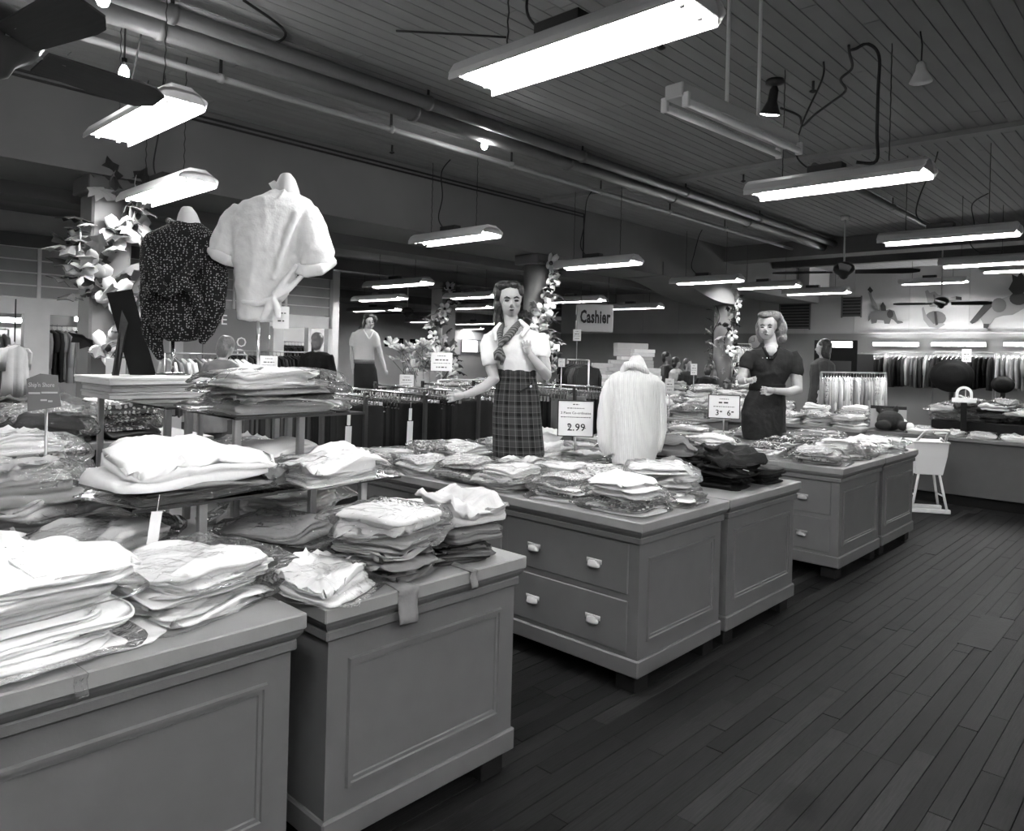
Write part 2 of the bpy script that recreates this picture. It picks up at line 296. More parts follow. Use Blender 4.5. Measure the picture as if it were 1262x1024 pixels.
# ---------------------------------------------------------------- columns with garlands
def leaf_mesh(seed, L):
    r = random.Random(seed); pts = [(0, 0), (.18, .14), (.30, .10), (.42, .30), (.55, .16), (.72, .26), (.80, .10), (1, 0)]
    out = [(x*L, y*L) for x, y in pts]+[(x*L, -y*L) for x, y in pts[-2:0:-1]]; b = MB(); n = len(out)
    up = [(x, y, .18*L*math.sin(x/L*2.6)-abs(y)*.5+.004) for x, y in out]; c = (L*.5, 0, .19*L)
    b.add(up+[c]+[(x, y, z-.003) for x, y, z in up]+[(c[0], c[1], c[2]-.003)], [(i, (i+1) % n, n) for i in range(n)]+[(n+1+(i+1) % n, n+1+i, 2*n+1) for i in range(n)]+[(i, n+1+i, n+1+(i+1) % n, (i+1) % n) for i in range(n)])
    return b.mesh('leaf')
LEAF = [leaf_mesh(k, .17) for k in range(2)]
def petal_mesh(L):
    b = MB(); R = []
    for k in range(5):
        t = k/4; wd = (.10+.9*math.sin(t*PI*.82))*L*.36; x = t*L; z = .25*L*t*t+.1*L*t; R.append([(x, -wd, z+wd*.35), (x, 0, z), (x, wd, z+wd*.35), (x, 0, z-.003)])
    return b.rings(R).mesh('petal', True)
PETAL = petal_mesh(.115); CORE = MB().lathe([(.004, .0), (.022, .006), (.026, .02), (.012, .03), (.002, .032)], 8).mesh('core', True)
def garland(col, cx, cy, rad, z0, z1, label, nl, nf, seed, side, sc=1.0):
    r = random.Random(seed); e = empty('flower_garland', (cx, cy, z0), 0, label, 'garland', 'garlands wound on the columns')
    pts = []
    for k in range(31):
        t = k/30; a = side+math.sin(t*9)*.8; pts.append(((rad+.03)*math.cos(a), (rad+.03)*math.sin(a), t*(z1-z0)))
    MB().tube(pts, .012, 6).build('vine', 'leaf_dark', e)
    def place(o, t, sp, out):
        a = side+math.sin(t*9)*.8+r.uniform(-sp, sp); rr = rad+out; o.location = (rr*math.cos(a), rr*math.sin(a), t*(z1-z0)+r.uniform(-.05, .05)); return a
    for k in range(nl):
        o = link('leaf', LEAF[k % 2], r.choice(['leaf_dark', 'leaf_dark', 'leaf_mid', 'leaf_mid', 'leaf_pale']), e); a = place(o, (k+.5)/nl, .9, .04)
        o.rotation_euler = (r.uniform(-.6, .6), r.uniform(-1.2, .6), a+r.uniform(-1.1, 1.1)); s = sc*r.uniform(.8, 1.5); o.scale = (s, s, s)
    for k in range(nf):
        f = link('flower', CORE, 'leaf_dark', e); a = place(f, (k+.6)/nf, .5, .07); s = sc*r.uniform(.85, 1.25); f.scale = (s, s, s)
        f.rotation_euler = (0, PI/2+r.uniform(-.3, .3), a+r.uniform(-.4, .4)); m = r.choice(['petal', 'petal', 'petal_grey'])
        for j in range(5): link('petal', PETAL, m, f, None, (0, 0, j*2*PI/5+r.uniform(-.1, .1)))
def column(cx, cy, rad, zt, label, square=False):
    e = empty('column', (cx, cy, 0), 0, label, 'column', 'columns of the shop'); e['kind'] = 'structure'; del e['category']
    if square: MB().bbox(-rad, rad, -rad, rad, .12, zt-.15, .02).build('shaft', 'column', e)
    else: MB().lathe([(rad, .12), (rad, zt-.15)], 24).build('shaft', 'column', e, True)
    MB().bbox(-rad-.03, rad+.03, -rad-.03, rad+.03, 0, .12, .01).build('base', 'column', e); MB().bbox(-rad-.05, rad+.05, -rad-.05, rad+.05, zt-.15, zt, .01).build('capital', 'soffit_dark', e)
cam_dir = lambda x, y: math.atan2(-y, -x)
column(2.42, 7.45, .17, 3.06, 'square grey column behind the print blouse form', True); garland(0, 2.42, 7.45, .19, 1.45, 3.0, 'thick garland of white flowers on the nearest column', 64, 11, 3, cam_dir(2.42, 7.45)+.1, 1.35)
column(8.45, 7.45, .19, 3.06, 'round column behind the plaid skirted mannequin'); garland(0, 8.45, 7.45, .19, 1.0, 3.0, 'garland of pale flowers beside the plaid skirted mannequin', 56, 13, 5, cam_dir(8.45, 7.45)+.75, 1.25)
column(14.45, 7.45, .19, 3.06, 'round column left of the dark dressed mannequin'); garland(0, 14.45, 7.45, .19, .9, 2.9, 'sparse leafy garland left of the dark dressed mannequin', 44, 6, 9, cam_dir(14.45, 7.45)+.9, 1.1); garland(0, 14.45, 7.45, .19, .9, 2.7, 'thin dark leafy garland on the far left of that column', 30, 0, 19, cam_dir(14.45, 7.45)-1.2, 1.1)
q = aty(546, 400, 13.6); column(q.x, 13.6, .22, 3.25, 'dark far column in the rear sales room', True); garland(0, q.x, 13.6, .24, .9, 3.2, 'dense garland on the far column of the rear room', 60, 10, 11, cam_dir(q.x, 13.6), 1.5)
# ---------------------------------------------------------------- fluorescent fixtures
def trough(L):
    prof = [(-.155, -.035), (-.15, -.005), (-.115, .05), (-.06, .085), (.06, .085), (.115, .05), (.15, -.005), (.155, -.035)]
    inn = [(x*.965, z-.006) for x, z in prof]; ring = prof+inn[::-1]; b = MB(); n = len(ring)
    b.rings([[(x, -L/2, z) for x, z in ring], [(x, L/2, z) for x, z in ring]], False)
    b.add([(x, -L/2, z) for x, z in prof]+[(x, -L/2-.03, z*.4+.02) for x, z in prof], [(i, i+1, 9+i, 8+i) for i in range(7)])
    for y in (-L/2, L/2):                       # closed, outward-flaring end plates
        s = -1 if y < 0 else 1
        b.rings([[(x, y, z) for x, z in prof[1:-1]], [(x, y+s*.006, z) for x, z in prof[1:-1]]])
    return b.mesh('trough')
TR = {}
TUBEM = MB().tube([(0, -.59, 0), (0, .59, 0)], .019, 10).mesh('tube', True)
SOCK = MB().bbox(-.012, .012, -.01, .01, -.03, .06, .003).mesh('socket'); BALL = MB().bbox(-.05, .05, -.13, .13, 0, .055, .004).mesh('ballast')
def fixture(cx, cy, z, label, top=ZC, L=1.22, hook=True, rz=0, cord=True):
    e = empty('fluorescent_light', (cx, cy, z), rz, label, 'light', 'hanging fluorescent lights')
    if L not in TR: TR[L] = trough(L+.06)
    link('reflector', TR[L], 'enamel', e)
    for s in (-1, 1):
        t = link('tube', TUBEM, 'tube_lit', e, (s*.07, 0, .0), None, (1, L/1.22, 1))
        for u in (-1, 1): link('socket', SOCK, 'white_paint', e, (s*.07, u*L/2*.985, 0))
    link('ballast_box', BALL, 'black_metal', e, (0, .05, .085))
    if hook:
        for u in (-1, 1):
            b = MB(); h = top-z-.085; n = max(4, int(h/.045))
            pts = [(0.004*(-1)**k, u*L*.32, .085+h*k/n) for k in range(n+1)]; b.tube(pts, .004, 5); b.build('hanging_chain', 'black_metal', e)
        if cord:
            r = random.Random(int(cx*100)); h = top-z-.1; pts = [(0, .12, .12), (.02, .22, .16), (.03, .3, .2+h*.1), (.05, .26, .1+h*.5), (.04, .2+r.uniform(-.1, .1), .1+h*.85), (.02, .1, .1+h)]
            MB().tube(smooth(pts), .007, 6).build('power_cord', 'cord', e, True)
    return e
def smooth(pts, n=6):
    P = [Vector(p) for p in pts]; out = []
    for i in range(len(P)-1):
        p0, p1, p2, p3 = P[max(i-1, 0)], P[i], P[i+1], P[min(i+2, len(P)-1)]
        for k in range(n):
            t = k/n; out.append(.5*((2*p1)+(p2-p0)*t+(2*p0-5*p1+4*p2-p3)*t*t+(3*p1-p0-3*p2+p3)*t**3))
    return out+[P[-1]]
def fix_px(p, q, label, top, z=2.75):             # survey a distant light from its two ends at the common hanging height
    a, b = atz(p[0], p[1], z), atz(q[0], q[1], z); return fixture((a.x+b.x)/2, (a.y+b.y)/2, z+.01, label, top, round(min(2.4, max(1.2, abs(b.y-a.y))), 1), cord=False)
fixture(2.57, 2.10, 2.93, 'large lit fluorescent light at the top of the picture')
fixture(5.70, 2.08, 2.91, 'lit fluorescent light hanging below the coiled black cord')
fixture(8.87, 2.05, 2.93, 'lit fluorescent light third back along the right ceiling')
fixture(11.4, 2.05, 2.94, 'lit fluorescent light at the right edge, upper of two')
fixture(12.35, 1.75, 2.94, 'lit fluorescent light at the right edge, lower of two', cord=False)
fixture(1.9, 5.25, 3.06, 'lit fluorescent light half hidden by the near fan blade')
fixture(2.5, 6.36, 2.84, 'lit fluorescent light above the print blouse form')
fixture(5.87, 6.5, 2.91, 'lit fluorescent light right of the white blouse form')
fixture(8.14, 6.1, 2.82, 'lit fluorescent light above the plaid skirted mannequin')
fixture(11.8, 6.45, 2.94, 'lit fluorescent light above and right of the cashier sign')
fixture(13.9, 6.3, 3.02, 'lit fluorescent light right of the round far column', cord=False)
fixture(15.1, 5.8, 2.98, 'lit fluorescent light in front of the pale bulkhead', cord=False)
fixture(4.6, 9.8, 2.8, 'lit fluorescent light added out of sight behind the dotted blouse form', 3.5, cord=False)  # added lamp, kept out of sight, to brighten the left partition
fixture(17.6, 4.3, 3.34, 'lit fluorescent light above the striped cat cutout', cord=False)
for i, (p, q, lab) in enumerate((((514, 347), (466, 354), 'lit light upper of the left column in the rear room'), ((484, 366), (450, 371), 'lit light second of the left column in the rear room'),
        ((478, 380), (445, 384), 'lit light third of the left column in the rear room'), ((803, 377), (757, 381), 'lit light just right of the cashier sign'),
        ((729, 368), (684, 373), 'lit light above left of the cashier sign'), ((600, 363), (562, 368), 'lit light nearest the dark hair of the plaid skirted mannequin'),
        ((592, 377), (556, 381), 'lit light right of the dense far garland, upper'), ((600, 397), (570, 400), 'lit light right of the dense far garland, middle'),
        ((583, 403), (562, 407), 'lit light right of the dense far garland, lower'), ((532, 395), (513, 397), 'lit light left of the dense far garland'))):
    fix_px(p, q, lab, 3.5)
for x, y, lab in ((.1, .75, 'just above the viewer, added as fill'), (-.7, -1.6, 'behind the viewer on the left, added as fill'), (1.5, -1.2, 'over the near aisle start, added as fill'), (2.5, -2.2, 'nearest behind the viewer'), (5.7, -2.2, 'over the near aisle on the right'), (8.8, -2.2, 'beyond the right edge by the long counter'), (.9, -2.3, 'at the near left corner, added as fill'), (.6, 10.3, 'added to brighten the partition, on the left'), (-1.6, 10.3, 'added to brighten the partition, furthest left'), (-1.2, 6.3, 'left of the nearest column'), (12, -2.2, 'at the far right corner')): fixture(x, y, 2.93, 'lit fluorescent light outside the view '+lab, cord=False)  # grid continued out of view; extra lamps added as fill near viewer and partition
# bare two-tube strip lamp on rods
p, q = atz(833, 122, 2.88), atz(972, 182, 2.88); e = empty('strip_light', ((p.x+q.x)/2, (p.y+q.y)/2, 2.88), math.atan2(q.y-p.y, q.x-p.x), 'unlit bare two tube strip light hung on white rods', 'light')
MB().bbox(-.62, .62, -.055, .055, 0, .075, .006).build('housing', 'enamel', e)
for s in (-1, 1):
    MB().tube([(-.6, s*.065, -.03), (.6, s*.065, -.03)], .02, 12).build('tube', 'tube_off', e, True)
    for u in (-1, 1): MB().bbox(u*.6-.012, u*.6+.012, s*.065-.02, s*.065+.02, -.055, .02, .004).build('socket', 'white_paint', e)
for x in (-.12, .22): MB().tube([(x, 0, .07), (x, 0, ZC-2.88)], .011, 8).build('rod', 'white_paint', e, True)
# ---------------------------------------------------------------- fans
def blade_mesh(R):
    b = MB(); rr = []
    for k in range(9):
        t = k/8; x = .16+t*(R-.16); wd = (.068+.026*t)*(1 if k < 7 else (.9 if k == 7 else .45)); tw = -.30
        rr.append([(x, -wd, -wd*tw-.004), (x, wd, wd*tw-.004), (x, wd, wd*tw+.004), (x, -wd, -wd*tw+.004)])
    return b.rings(rr).mesh('blade')
BL = {}
def fan(loc, ang, label, R=.66, nb=4, top=ZC, hub=1.0):
    e = empty('ceiling_fan', loc, ang, label, 'fan', 'ceiling fans')
    MB().lathe([(r_*hub, z_*hub) for r_, z_ in ((.02, .16), (.09, .14), (.15, .09), (.16, .03), (.13, -.02), (.07, -.06), (.05, -.10), (.01, -.12))], 20).build('motor', 'black_metal', e, True)
    MB().tube([(0, 0, .14), (0, 0, top-loc[2])], .013, 8).lathe([(.06, top-loc[2]-.06), (.07, top-loc[2])], 14).build('downrod', 'enamel_grey', e, True)
    if R not in BL: BL[R] = blade_mesh(R)
    for k in range(nb):
        a = k*2*PI/nb; o = link('blade', BL[R], 'wood_dark', e, (0, 0, 0), (0, 0, a)); MB().prism([(.1, -.02), (.24, -.035), (.26, 0), (.24, .035), (.1, .02)], (0, 0, .006), (1, 0, 0), (0, 1, 0), .006).build('blade_iron', 'brass_dull', o)
    return e
hb = atz(-8, 58, 2.64); t2 = atz(193, 124, 2.64); fan(hb, math.atan2(t2.y-hb.y, t2.x-hb.x), 'dark ceiling fan cut off by the top left corner')
fan(atz(1040, 335, 2.98), .35, 'dark ceiling fan on a long rod before the bulkhead', 1.05, 4)
fan(atx(1160, 374, 15.6), .2, 'small dark fan in front of the striped cat cutout', .8, 4, ZC, .8); fan(aty(502, 386, 15.0), .3, 'dark fan far back in the rear room', 1.0, 4, 3.5)
# ---------------------------------------------------------------- bare bulbs and the flood lamp with its cable
def bulb(p, top, label):
    e = empty('bare_bulb', p, 0, label, 'bulb'); MB().lathe([(.003, -.06), (.022, -.05), (.032, -.025), (.026, .005), (.014, .03)], 14).build('glass', 'bulb_lit', e, True); MB().lathe([(.016, .03), (.018, .08)], 10).build('socket', 'black', e, True)
    MB().tube([(0, 0, .08), (0, 0, top-p[2])], .006, 6).build('drop_wire', 'cord', e)
bulb(atz(153, 87, 3.35), ZC, 'glaring bare bulb above the near fan blade'); bulb(atz(597, 177, 3.62), ZC, 'glaring bare bulb beside the thin white pipe'); bulb(atz(127, -6, 3.3), ZC, 'glaring bulb at the top edge behind the near fan')
p = atz(955, 106, 3.80); e = empty('flood_lamp', p, 0, 'small hanging flood lamp with a lit face', 'lamp')
MB().lathe([(.07, .05), (.075, .02), (.02, .0)], 14).build('canopy', 'black_metal', e, True)
c = MB().lathe([(.02, 0), (.035, -.03), (.04, -.12), (.075, -.2), (.08, -.22)], 16).build('shade', 'black_metal', e, True); c.rotation_euler = (.25, -.2, 0)
c2 = MB().lathe([(.078, -.222), (.05, -.232), (.002, -.236)], 16).build('lens', 'flood_lit', e, True); c2.rotation_euler = (.25, -.2, 0)
def cable(pts, z0, r, label, name='hanging_cable'):
    P = [atz(x, y, z0+dz) for x, y, dz in pts]; b = P[0]; return tag(MB().tube(smooth([q-b for q in P]), r, 6).build(name, 'cord', None, True, b), label, 'cable')
cable([(962, 133, -.1), (985, 143, -.12), (989, 155, -.14), (1003, 142, -.1), (1022, 128, -.05), (1042, 112, -.05), (1036, 98, -.05), (1050, 84, -.03), (1047, 66, -.02), (1046, 56, 0)], 3.83, .010, 'loose black cable looping from the flood lamp to a ceiling box')
q = atz(1080, 195, 3.02); A = [Vector((q.x, q.y, z)) for z in (3.0, 3.2, 3.5, 3.75)]
k = atz(1055, 60, 3.82); pts = [Vector((q.x-.05, q.y+.12, 3.0)), *A, (A[-1]+k)*.5+Vector((0, 0, .06)), k, k+Vector((.05, .05, .02))]
tag(MB().tube(smooth([v-pts[0] for v in pts]), .012, 6).build('hanging_cable', 'cord', None, True, pts[0]), 'thick black cord dropping to the right fluorescent light', 'cable')
cable([(300, 0, 0), (352, 40, 0), (325, 57, 0), (280, 52, 0)], 3.83, .010, 'bent black cable stapled to the ceiling at the top'); cable([(488, 38, 0), (560, 42, 0), (624, 46, 0)], 3.83, .008, 'thin black rod lying along the ceiling boards')
q = atz(1135, 92, 3.55); e = empty('unlit_spotlight', q, .4, 'small unlit spotlight hanging by a wire on the right', 'lamp'); MB().lathe([(.015, .09), (.03, .07), (.035, .03), (.075, -.05)], 14).build('shade', 'enamel', e, True); MB().tube([(0, 0, .08), (-.02, 0, .2), (.0, .01, ZC-q.z)], .005, 6).build('wire', 'cord', e)
# ================================================================ COUNTERS
HT = .803
PULL = None
def pull_mesh():
    R = []
    for k in range(7):
        a = k/6*PI; R.append([(-.004-.024*math.sin(b)*max(.12, math.sin(a)), -.045*math.cos(a), -.022+.034*math.cos(b)*max(.12, math.sin(a))) for b in [j/6*PI*.55 for j in range(7)]]+[(0, -.045*math.cos(a), .015), (0, -.045*math.cos(a), -.022)])
    return MB().rings(R).box(-.004, 0, -.055, .055, -.006, .02).mesh('pull', True)
PULL = pull_mesh()
def frame_strip(b, o, a, u0, u1, v0, v1, w, h):     # mitred moulding frame in the plane spanned by a (unit) and z at origin o, normal n
    a = Vector(a); n = Vector((a.y, -a.x, 0)); o = Vector(o)
    P = lambda u, v, k: o+a*u+Vector((0, 0, v))+n*k
    for (p, q, pi_, qi) in (((u0, v0), (u1, v0), (u0+w, v0+w), (u1-w, v0+w)), ((u1, v0), (u1, v1), (u1-w, v0+w), (u1-w, v1-w)), ((u1, v1), (u0, v1), (u1-w, v1-w), (u0+w, v1-w)), ((u0, v1), (u0, v0), (u0+w, v1-w), (u0+w, v0+w))):
        m = lambda s, t, f: (s[0]+(t[0]-s[0])*f, s[1]+(t[1]-s[1])*f)
        R = [[P(*s, 0), P(*m(s, t, .12), h), P(*m(s, t, .45), h), P(*m(s, t, .55), h*.45), P(*m(s, t, .9), h*.45), P(*t, 0)] for s, t in ((p, pi_), (q, qi))]
        b.rings(R)
def counter(x0, x1, y0, y1, label, dr=None, panels=1, leg_h=.10, split=None, knob=True):
    e = empty('display_counter', ((x0+x1)/2, y0, 0), 0, label, 'counter', 'painted display counters'); ox = (x0+x1)/2
    a, b, L = x0-ox, x1-ox, y1-y0; i = .032
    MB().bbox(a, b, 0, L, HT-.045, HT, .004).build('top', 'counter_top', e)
    R = []
    for k, (o, z) in enumerate(((.006, HT-.045), (.008, HT-.055), (.016, HT-.068), (.022, HT-.074))): R.append([(a+o, o, z), (b-o, o, z), (b-o, L-o, z), (a+o, L-o, z)])
    MB().rings(R).build('cove_moulding', 'counter', e); MB().bbox(a+.018, b-.018, .018, L-.018, HT-.106, HT-.074, .005).build('frieze_moulding', 'counter', e)
    MB().box(a+i, b-i, i, L-i, .155, HT-.106).build('body', 'counter', e); MB().bbox(a+i-.012, b-i+.012, i-.012, L-i+.012, .085, .165, .006).build('plinth', 'counter', e)
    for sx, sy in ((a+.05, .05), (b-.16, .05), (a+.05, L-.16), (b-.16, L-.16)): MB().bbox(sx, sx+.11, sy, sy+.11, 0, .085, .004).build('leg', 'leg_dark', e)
    wid = (b-a-2*i)/panels
    for k in range(panels):
        m = MB(); frame_strip(m, (a+i+k*wid, i, 0), (1, 0, 0), .07, wid-.07, .235, .628, .03, .011); m.build('panel_moulding', 'counter', e)
    if dr:
        for (ya, yb) in dr:
            for (za, zb) in ((.185, .425), (.455, .69)):
                d = MB().bbox(a+i-.006, a+i+.01, ya, yb, za, zb, .004).build('drawer', 'counter', e)
                for fy in (.25, .75) if yb-ya > .6 else (.5,): link('handle', PULL, 'pull', d, (a+i-.006, ya+(yb-ya)*fy, za+(zb-za)*.48), None, (.9, .8, .85))
    return e
counter(.27, 1.155, 1.85, 4.35, 'grey panelled counter in the lower left corner')
counter(1.205, 2.07, 1.835, 4.35, 'grey panelled counter with white bag on its left front corner')
counter(2.86, 3.70, 1.845, 4.35, 'grey drawer counter under the plaid skirted mannequin', [(.09, .86), (.90, 1.66), (1.70, 2.42)])
counter(3.715, 4.66, 1.845, 4.35, 'grey panelled counter under the black folded sweaters')
counter(5.45, 6.40, 1.865, 4.3, 'grey drawer counter with bagged clothes nearest the aisle bend', [(.09, .50), (.54, 1.3), (1.34, 2.2)])
counter(6.415, 7.33, 1.865, 4.3, 'grey panelled counter left of the white high chair')
# long low counter on the right, running toward the wall light racks
e = empty('long_counter', (9.45, -2.94, 0), 0, 'long plain grey counter at the right edge', 'counter')
for k in range(5): MB().bbox(0, .03, .02+k*1.27, min(5.90, 1.28+k*1.27), .12, .72, .004).build('panel', 'counter_dark', e)
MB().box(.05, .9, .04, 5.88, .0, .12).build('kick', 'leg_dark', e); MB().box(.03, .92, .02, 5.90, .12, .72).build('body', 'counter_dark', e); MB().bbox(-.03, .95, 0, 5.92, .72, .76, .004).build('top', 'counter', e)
# ================================================================ FOLDED CLOTHES
def outline(w, d, n=44, p=5):
    out = []
    for k in range(n):
        a = 2*PI*k/n; c, s = math.cos(a), math.sin(a); out.append((w/2*math.copysign(abs(c)**(2/p), c), d/2*math.copysign(abs(s)**(2/p), s)))
    return out
def nz(p, f, seed): return noise.noise(Vector((p[0]*f+seed*7.1, p[1]*f-seed*3.3, p[2]*f*1.7+seed)))
def garment_mesh(seed, layers=3, mess=1.0, n=56):
    r = random.Random(seed); w, d, h = .30, .36, .03; R = []; base = outline(w, d, n, r.uniform(4, 8)); sh = r.uniform(-.12, .12)*mess; tp = r.uniform(-.10, .10)*mess
    base = [(x*(1+tp*y/d)+sh*y, y) for x, y in base]
    def ring(sc, z, ox=0, oy=0, inset=0): return [Vector((x*sc-math.copysign(min(inset, abs(x)), x)+ox, y*sc-math.copysign(min(inset, abs(y)), y)+oy, z)) for x, y in base]
    R.append(ring(.0, .0)); R.append(ring(.6, 0)); R.append(ring(.9, 0)); last = (0, 0, 0)
    for l in range(layers):
        z0, z1 = h*l/layers, h*(l+1)/layers; ox, oy, ins = r.uniform(-.012, .012)*mess, r.uniform(-.014, .014)*mess, r.uniform(0, .022)*mess
        R.append(ring(1, z0+.0008, ox, oy, ins+.012)); R.append(ring(1, z0+(z1-z0)*.25, ox, oy, ins)); R.append(ring(1, z0+(z1-z0)*.75, ox, oy, ins+.0005)); R.append(ring(1, z1-.0005, ox, oy, ins+.008)); last = (ox, oy, ins)
    for sc, zz in ((.92, .0012), (.84, .003), (.75, .0045), (.64, .006), (.52, .006), (.4, .006), (.28, .006), (.14, .006), (0.0, .006)): R.append(ring(sc, h+zz-.002, last[0]*sc, last[1]*sc))
    ang = r.uniform(0, PI); ca, sa = math.cos(ang), math.sin(ang)
    for k, g in enumerate(R):
        for v in g:
            t = v.z/h; am = .014*mess
            dx, dy = nz(v, 8, seed)*am+nz(v, 24, seed+1)*am*.35, nz(v, 8, seed+5)*am+nz(v, 24, seed+6)*am*.35; v.x += dx; v.y += dy
            if k > 2:
                u, q = v.x*ca+v.y*sa, -v.x*sa+v.y*ca
                rid = max(0, 1-abs(nz((u*1.0, q*.35, 0), 15, seed+2))*2.4)**2
                v.z += t*(rid*.006*mess+nz(v, 5, seed+9)*.016*mess+nz(v, 26, seed+11)*.003*mess)
                v.z -= t*.016*mess*max(0, (abs(v.x)/(w/2)*abs(v.y)/(d/2))-.35)
                v.z = max(v.z, .0005)
    b = MB(); b.rings(R, False); return b.mesh('garment', True)
def bag_mesh(seed, n=52):
    r = random.Random(seed); w, d, h = .33, .39, .034; base = outline(w, d, n, 7); R = []
    for sc, z in ((.9, -.0002), (1.0, .003), (1.05, .010), (1.03, .022), (.97, .033), (.86, .039), (.7, .041), (.5, .041), (.3, .041), (.12, .041), (0, .041)): R.append([Vector((x*sc, y*sc, z)) for x, y in base])
    for k, g in enumerate(R):
        for v in g:
            if v.y > .13:                               # loose flap past the cloth
                t = min(1, (v.y-.13)/.06); v.y += t*(.045+.035*nz(v, 18, seed)); v.z *= 1-.72*t; v.z += abs(nz(v, 30, seed+8))*.018*t
            v.x += nz(v, 14, seed+3)*.016; v.y += nz(v, 14, seed+6)*.012; v.z = max(.0004, v.z+(abs(nz(v, 20, seed+4))*.018-.004)*(v.z/h))
    return MB().rings(R, False).mesh('bag', False)
GV = [garment_mesh(s, ly, ms) for s, ly, ms in ((1, 2, 1.0), (2, 3, 1.2), (3, 2, 1.5), (4, 3, 1.4), (5, 2, 1.8), (6, 4, 1.1), (7, 2, 2.1), (8, 3, 1.8), (9, 2, 2.5), (10, 1, 2.8), (11, 2, 1.3), (12, 2, 2.2))]
BV = [bag_mesh(s) for s in range(6)]
def collar_mesh(seed):
    b = MB(); pts = []
    for s in (-1, 1):
        R = [[(s*.008, .14, .0), (s*.06, .165, .002), (s*.075, .125, .004), (s*.028, .075, .003)], [(s*.008, .14, .010), (s*.06, .165, .013), (s*.075, .125, .010), (s*.028, .075, .008)]]; b.rings(R)
    b.box(-.011, .011, -.16, .14, .0, .0035)
    for k in range(4): b.lathe([(.005, .0035), (.005, .0055)], 8, (0, -.1+k*.065, 0))
    return b.mesh('collar')
COL = collar_mesh(1); TAGM = MB().box(-.014, .014, 0, .0012, -.075, -.012).tube([(0, 0, -.012), (0, 0, .02)], .0008, 4).mesh('tag')
SHADE = dict(c_white='white', c_offwhite='off-white', c_light='light grey', c_pale='pale grey', c_mid='mid grey', c_grey='dark grey', c_dark='very dark grey', c_charcoal='charcoal', c_black='black', floral_print='dark floral', floral_pale='pale floral', dot_print='dotted', plaid='checked', sequin='speckled', knit='white knit')
ORD = ['topmost', 'second down', 'third down', 'fourth down', 'fifth down', 'sixth down', 'seventh down', 'eighth down', 'ninth down']
gr = random.Random(42)
def garment(loc, rz, w, d, th, m, label, group, bag=False, collar=False, v=None, tagc=False, tilt=(0, 0), kind='garment'):
    me = GV[gr.randrange(len(GV)) if v is None else v]; sc = (w/.30, d/.36, th/.03)
    if bag or collar or tagc:
        e = empty('folded_'+kind, loc, rz, label, kind, group); e.rotation_euler = (tilt[0], tilt[1], rz)
        link('cloth', me, m, e, None, None, sc)
        if bag: link('plastic_bag', BV[gr.randrange(len(BV))], 'poly', e, (0, 0, 0), (0, 0, PI*gr.randrange(2)), (sc[0], sc[1], sc[2]*1.08))
        if collar: link('collar', COL, m, e, (0, 0, th*1.10), (0, 0, collar if collar is not True else 0), (min(sc[0], 1.2), sc[1]*.95, 1))
        if tagc: link('price_tag', TAGM, 'card', e, (w*.3, -d*.5-.004, th*.6))
        return e
    o = link('folded_'+kind, me, m, None, loc, (tilt[0], tilt[1], rz), sc); return tag(o, label, kind, group)
def stack(where, x, y, z, rz, items, w=.30, d=.36, jit=.03, jr=.14, kind='shirt', group=None, bag=.6, collar_top=False):
    n = len(items); zz = z
    for k, it in enumerate(items):
        m, th = it if isinstance(it, tuple) else (it, .028)
        bg = gr.random() < bag if not isinstance(bag, (list, tuple)) else bag[k]
        pos = ORD[n-1-k] if n > 1 else ''
        lab = ('%s %s %s, %s in %s' % (SHADE[m], 'bagged' if bg else 'folded', kind, pos, where)) if n > 1 else '%s %s %s %s' % (SHADE[m], 'bagged' if bg else 'folded', kind, where)
        if len(lab.split()) > 16: lab = lab.replace('very dark grey', 'blackish').replace(' folded', '').replace(' bagged', '')
        garment((x+gr.uniform(-jit, jit), y+gr.uniform(-jit, jit), zz+.0005), rz+gr.uniform(-jr, jr)+(PI if gr.random() < .4 else 0), w*gr.uniform(.88, 1.08), d*gr.uniform(.9, 1.08), th, m, lab, group, bg, collar_top and k == n-1, kind=kind, tilt=(gr.uniform(-.02, .02)*(k > 0), gr.uniform(-.02, .02)*(k > 0)))
        zz += th*1.04
    return zz
W, O, Lg, P_, Mg, G, D, K, B = 'c_white', 'c_offwhite', 'c_light', 'c_pale', 'c_mid', 'c_grey', 'c_dark', 'c_charcoal', 'c_black'
FP, FL, SQ = 'floral_print', 'floral_pale', 'sequin'
g1 = 'shirts on the front left counter'
stack('the white pile at the lower left corner', .50, 2.11, HT, .12, [(W, .026), (W, .026), (W, .028), (W, .026), (O, .03), (W, .030), (W, .03)], .44, .38, .03, .10, 'shirt', g1, [0, 1, 0, 0, 1, 0, 0], True)
stack('the white pile at the counter corner gap', .935, 2.17, HT, .30, [(W, .026), (O, .024), (W, .028), (W, .026), (W, .026)], .38, .36, .025, .12, 'shirt', g1, [1, 0, 0, 0, 1])
stack('the tall white pile at the left edge', .42, 2.52, HT, -.25, [(W, .035), (W, .035), (O, .035), (W, .035), (W, .035)], .40, .36, .03, .12, 'shirt', g1, .4)
stack('the pale pile leaning below the low glass shelf', .82, 2.56, HT, .5, [(O, .036), (Lg, .036), (W, .036), (Lg, .036)], .36, .36, .03, .15, 'shirt', g1, .7)
stack('the far left edge pile behind the sign post', .34, 2.98, HT, .1, [(Lg, .04), (W, .04), (P_, .04), (Lg, .035)], .36, .34, .03, .15, 'shirt', g1, .5)
